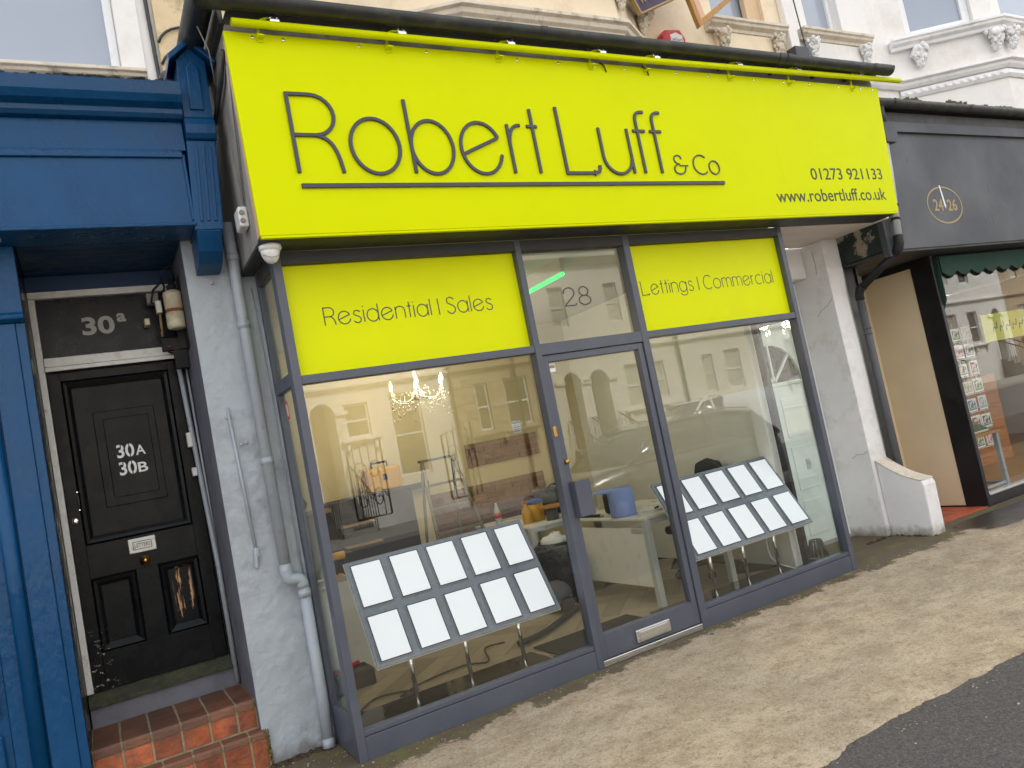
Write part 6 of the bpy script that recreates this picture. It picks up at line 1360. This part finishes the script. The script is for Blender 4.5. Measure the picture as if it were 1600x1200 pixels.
far_house(21.202, 27, 'far_white', 'white terraced house at the far end of the opposite row, mirrored at the right', [(22.5, 23.3, 1.9, 3.4, True), (24.3, 25.1, 1.9, 3.4, True), (22.5, 23.3, 4.8, 6.2, True), (24.3, 25.1, 4.8, 6.2, True)], [(25.8, 26.5, 3.4)], [(22.2, 25.4, 1.8)])
far_house(-3.4, 3.398, 'far_cream', 'plain cream terraced house opposite the blue shopfront', [(-2.2, -1.4, 1.9, 3.4, True), (-0.6, 0.2, 1.9, 3.4, True), (-2.2, -1.4, 4.8, 6.2, True), (-0.6, 0.2, 4.8, 6.2, True)], [(1.6, 2.3, 3.5)], [(-2.5, 0.5, 1.8)])
far_house(-11, -3.402, 'far_white', 'white terraced house at the near end of the opposite row', [(-9.2, -8.4, 1.9, 3.4, True), (-7.6, -6.8, 1.9, 3.4, True), (-9.2, -8.4, 4.8, 6.2, True)], [(-5.6, -4.9, 3.5)], [(-9.5, -6.5, 1.8)])
for k in range(6):
    a = 27.002 + k * 6.0
    far_house(a, a + 5.998, ('far_cream', 'far_white', 'far_stone')[k % 3], ('cream', 'white', 'brown')[k % 3] + ' terraced house ' + ('sixth', 'seventh', 'eighth', 'ninth', 'tenth', 'eleventh')[k] + ' along the opposite row, mirrored in the dark shop window', [(a + 1.0, a + 1.7, 1.9, 3.4, True), (a + 2.6, a + 3.4, 1.9, 3.4, k % 2 == 0), (a + 1.0, a + 1.7, 4.8, 6.2, True), (a + 2.6, a + 3.4, 4.8, 6.2, False)], [(a + 4.6, a + 5.3, 3.4)], [(a + 0.7, a + 3.7, 1.8)], 7.2 + 0.3 * (k % 2))
# rainwater pipes and garden walls of the row
for x, lb in ((8.32, 'dark rainwater pipe beside the stone-faced house across the street'), (17.15, 'dark rainwater pipe between the two cream houses across the street'), (10.5, 'dark rainwater pipe crossing the stone-faced house front')):
    solo('rainwater_pipe', MB().tube([(x, YF + 0.09, 6.9), (x, YF + 0.09, 0.1)], 0.05, 8), 'dark_frame', lb, 'pipe', 'rainwater pipes across the street')
for a, b, lb in ((12.1, 13.6, 'low cream garden wall below the twin arches across the street'), (14.3, 17.0, 'low cream garden wall below the cream house windows across the street'), (17.6, 21.0, 'low cream garden wall in front of the paired sash house across the street')):
    t = thing('garden_wall', lb, 'wall', ((a + b) / 2, YF + 2.0, 0), 'garden walls across the street')
    part('wall', B(a, b, YF + 1.9, YF + 2.1, -0.2, 0.85), 'far_cream', t, 0.01); part('coping', B(a - 0.02, b + 0.02, YF + 1.87, YF + 2.13, 0.851, 0.92), 'far_white', t, 0.01); part('gatepost', B(a - 0.32, a - 0.025, YF + 1.85, YF + 2.15, -0.2, 1.15), 'far_cream', t, 0.02)
# scrolled iron gates by the left entrance
for x, lb in ((4.9, 'scrolled black iron gate by the arched entrance across the street'), (7.5, 'scrolled black iron gate by the square entrance across the street')):
    t = thing('iron_gate', lb, 'gate', (x, YF + 1.6, 0.5), 'iron gates across the street')
    part('gate_frame', MB().tube([(x - 0.45, YF + 1.6, 0.4), (x - 0.45, YF + 1.6, 2.1), (x + 0.45, YF + 1.6, 2.35), (x + 0.45, YF + 1.6, 0.4), (x - 0.45, YF + 1.6, 0.4)], 0.028, 6), 'iron', t)
    for k in range(4):
        c_ = (x - 0.2 + 0.4 * (k % 2), 0.85 + 0.7 * (k // 2)); part('scroll', MB().tube([(c_[0] + (0.2 - 0.012 * q) * math.cos(q * 0.6), YF + 1.6, c_[1] + (0.3 - 0.018 * q) * math.sin(q * 0.6)) for q in range(16)], 0.016, 5), 'iron', t)
    for dx in (-0.3, -0.1, 0.1, 0.3): part('bar', MB().tube([(x + dx, YF + 1.6, 0.4), (x + dx, YF + 1.6, 2.2)], 0.014, 5), 'iron', t)
# ---------------------------------------------------------------- parked vehicles, seen mirrored
mat('tyre', lin((28, 28, 29)), 0.8, var=0.1); mat('rim', lin((170, 172, 176)), 0.3, 0.9, var=0.05)
mat('car_glass', lin((38, 44, 46)), 0.04, var=0.05, spec=1.0)
mat('suv_paint', lin((104, 104, 100)), 0.22, 0.6, var=0.03, coat=0.8); mat('van_paint', lin((232, 232, 230)), 0.3, var=0.02, coat=0.5); mat('silver_paint', lin((190, 192, 192)), 0.28, 0.5, var=0.03, coat=0.6)
mat('head_lamp', lin((220, 224, 226)), 0.1, var=0.05); mat('plate_yellow', lin((230, 200, 60)), 0.5, var=0.03)
def vehicle(name, label, x, y, paint, Ln, W, prof, cabin, wheels, wr, flip=1):
    """prof: (t, z) bonnet/belt line along the length; cabin: (t, z) roof outline; nose points to -x when flip is 1"""
    t = thing(name, label, 'car' if 'van' not in name else 'van', (x + Ln / 2, y, -0.075))
    z0 = -0.075
    X = lambda u: x + (u if flip == 1 else 1 - u) * Ln
    def loft(outline, wfun, lo):
        mb = MB(); vs = []; n = len(outline); cs = [(-1, 0.0), (-1.0, 0.55), (-0.97, 0.85), (-0.86, 1.0), (0.86, 1.0), (0.97, 0.85), (1.0, 0.55), (1, 0.0)]
        for (u, zt) in outline:
            zb = lo(u); 
            for (s_, h) in cs: vs.append((X(u), y + s_ * wfun(u, h), z0 + zb + (zt - zb) * h))
        m = len(cs)
        mb.add(vs, [(i * m + j, i * m + (j + 1) % m, (i + 1) * m + (j + 1) % m, (i + 1) * m + j) for i in range(n - 1) for j in range(m)] + [tuple(range(m)), tuple((n - 1) * m + j for j in range(m))], True)
        return mb
    hw = W / 2
    taper = lambda u: 1 - 0.16 * max(0, (0.12 - u) / 0.12) ** 2 - 0.10 * max(0, (u - 0.9) / 0.1) ** 2
    bd = part('body', loft(prof, lambda u, h: hw * taper(u), lambda u: 0.22), paint, t, 0.01)
    cab = part('cabin_glass', loft(cabin, lambda u, h: hw * (0.95 - 0.17 * h), lambda u: prof_z(prof, u) - 0.03), 'car_glass', t)
    rf = MB(); c = [q for q in cabin]; zt = max(q[1] for q in cabin); ru = [q for q in cabin if q[1] > zt - 0.12]
    vs = []; 
    for (u, z) in ru: vs += [(X(u), y - hw * 0.80, z0 + z - 0.03), (X(u), y - hw * 0.72, z0 + z + 0.012), (X(u), y + hw * 0.72, z0 + z + 0.012), (X(u), y + hw * 0.80, z0 + z - 0.03)]
    rf.add(vs, [(i * 4 + j, i * 4 + j + 1, i * 4 + 5 + j, i * 4 + 4 + j) for i in range(len(ru) - 1) for j in range(3)], True)
    part('roof', rf, paint, t)
    for s_ in (-1, 1):
        for k in (0, 1):
            a, b = cabin[0], ru[0]
            if k: a, b = cabin[-1], ru[-1]
            part('pillar', MB().tube([(X(a[0]), y + s_ * hw * 0.93, z0 + prof_z(prof, a[0])), (X(b[0]), y + s_ * hw * 0.795, z0 + b[1] - 0.02)], 0.035, 6), paint, t)
        um = (ru[0][0] + ru[-1][0]) / 2
        part('pillar', MB().tube([(X(um), y + s_ * hw * 0.95, z0 + prof_z(prof, um)), (X(um), y + s_ * hw * 0.80, z0 + zt - 0.02)], 0.04, 6), paint, t)
        part('roof_bar', MB().tube([(X(u), y + s_ * hw * 0.72, z0 + z + 0.045) for (u, z) in ru], 0.016, 6), 'chrome', t)
        part('belt_trim', MB().tube([(X(u), y + s_ * hw * 0.965, z0 + prof_z(prof, u) - 0.02) for u in [cabin[0][0] + (cabin[-1][0] - cabin[0][0]) * k / 8 for k in range(9)]], 0.012, 6), 'chrome', t)
        part('mirror', MB().blob((X(cabin[0][0] + 0.07), y + s_ * (hw + 0.1), z0 + prof_z(prof, 0.3) + 0.08), (0.07, 0.1, 0.075), 10, 7), paint, t)
        part('headlight', MB().blob((X(0.025), y + s_ * hw * 0.68, z0 + prof_z(prof, 0.03) - 0.12), (0.08, 0.16, 0.08), 10, 7), 'head_lamp', t)
        for u in wheels:
            wl = part('wheel', MB().lathe([(wr * 0.55, -0.11), (wr * 0.95, -0.11), (wr, -0.08), (wr, 0.08), (wr * 0.95, 0.11), (wr * 0.55, 0.11)], 20, (X(u), y + s_ * (hw - 0.10), z0 + wr), 'y'), 'tyre', t)
            part('rim', MB().lathe([(wr * 0.15, -0.115), (wr * 0.58, -0.105), (wr * 0.6, 0.105), (wr * 0.15, 0.115)], 14, (X(u), y + s_ * (hw - 0.10), z0 + wr), 'y'), 'rim', wl)
    part('grille', B(X(0.0) - 0.02 * flip, X(0.0) + 0.03 * flip, y - hw * 0.45, y + hw * 0.45, z0 + 0.42, z0 + 0.62), 'dark_frame', t)
    return t
def prof_z(prof, u):
    for (a, za), (b, zb) in zip(prof, prof[1:]):
        if a <= u <= b: return za + (zb - za) * (u - a) / (b - a)
    return prof[-1][1]
vehicle('parked_suv', 'dark grey estate car parked behind the photographer, mirrored in the right window', 5.0, -6.15, 'suv_paint', 4.6, 1.86, [(0, 0.62), (0.02, 0.76), (0.12, 0.90), (0.28, 0.99), (0.5, 1.02), (0.8, 1.05), (0.97, 1.02), (1, 0.75)], [(0.25, 1.0), (0.33, 1.3), (0.41, 1.47), (0.55, 1.53), (0.75, 1.50), (0.88, 1.42), (0.98, 1.1)], (0.17, 0.80), 0.34)
vehicle('parked_van', 'small white panel van parked across the street, mirrored in the right window', 11.0, -11.2, 'van_paint', 4.4, 1.8, [(0, 0.6), (0.02, 0.8), (0.14, 1.0), (0.25, 1.1), (0.5, 1.15), (0.52, 1.78), (0.97, 1.80), (1, 1.70)], [(0.18, 1.04), (0.30, 1.5), (0.38, 1.74), (0.46, 1.78), (0.52, 1.78)], (0.18, 0.80), 0.32)
vehicle('silver_hatchback', 'silver hatchback parked across the street opposite the black door', -1.5, -11.2, 'silver_paint', 4.1, 1.74, [(0, 0.58), (0.02, 0.72), (0.14, 0.86), (0.27, 0.95), (0.5, 0.98), (0.8, 1.0), (0.97, 0.98), (1, 0.7)], [(0.23, 0.94), (0.34, 1.28), (0.42, 1.42), (0.58, 1.46), (0.78, 1.42), (0.90, 1.3), (0.98, 1.02)], (0.17, 0.80), 0.31)
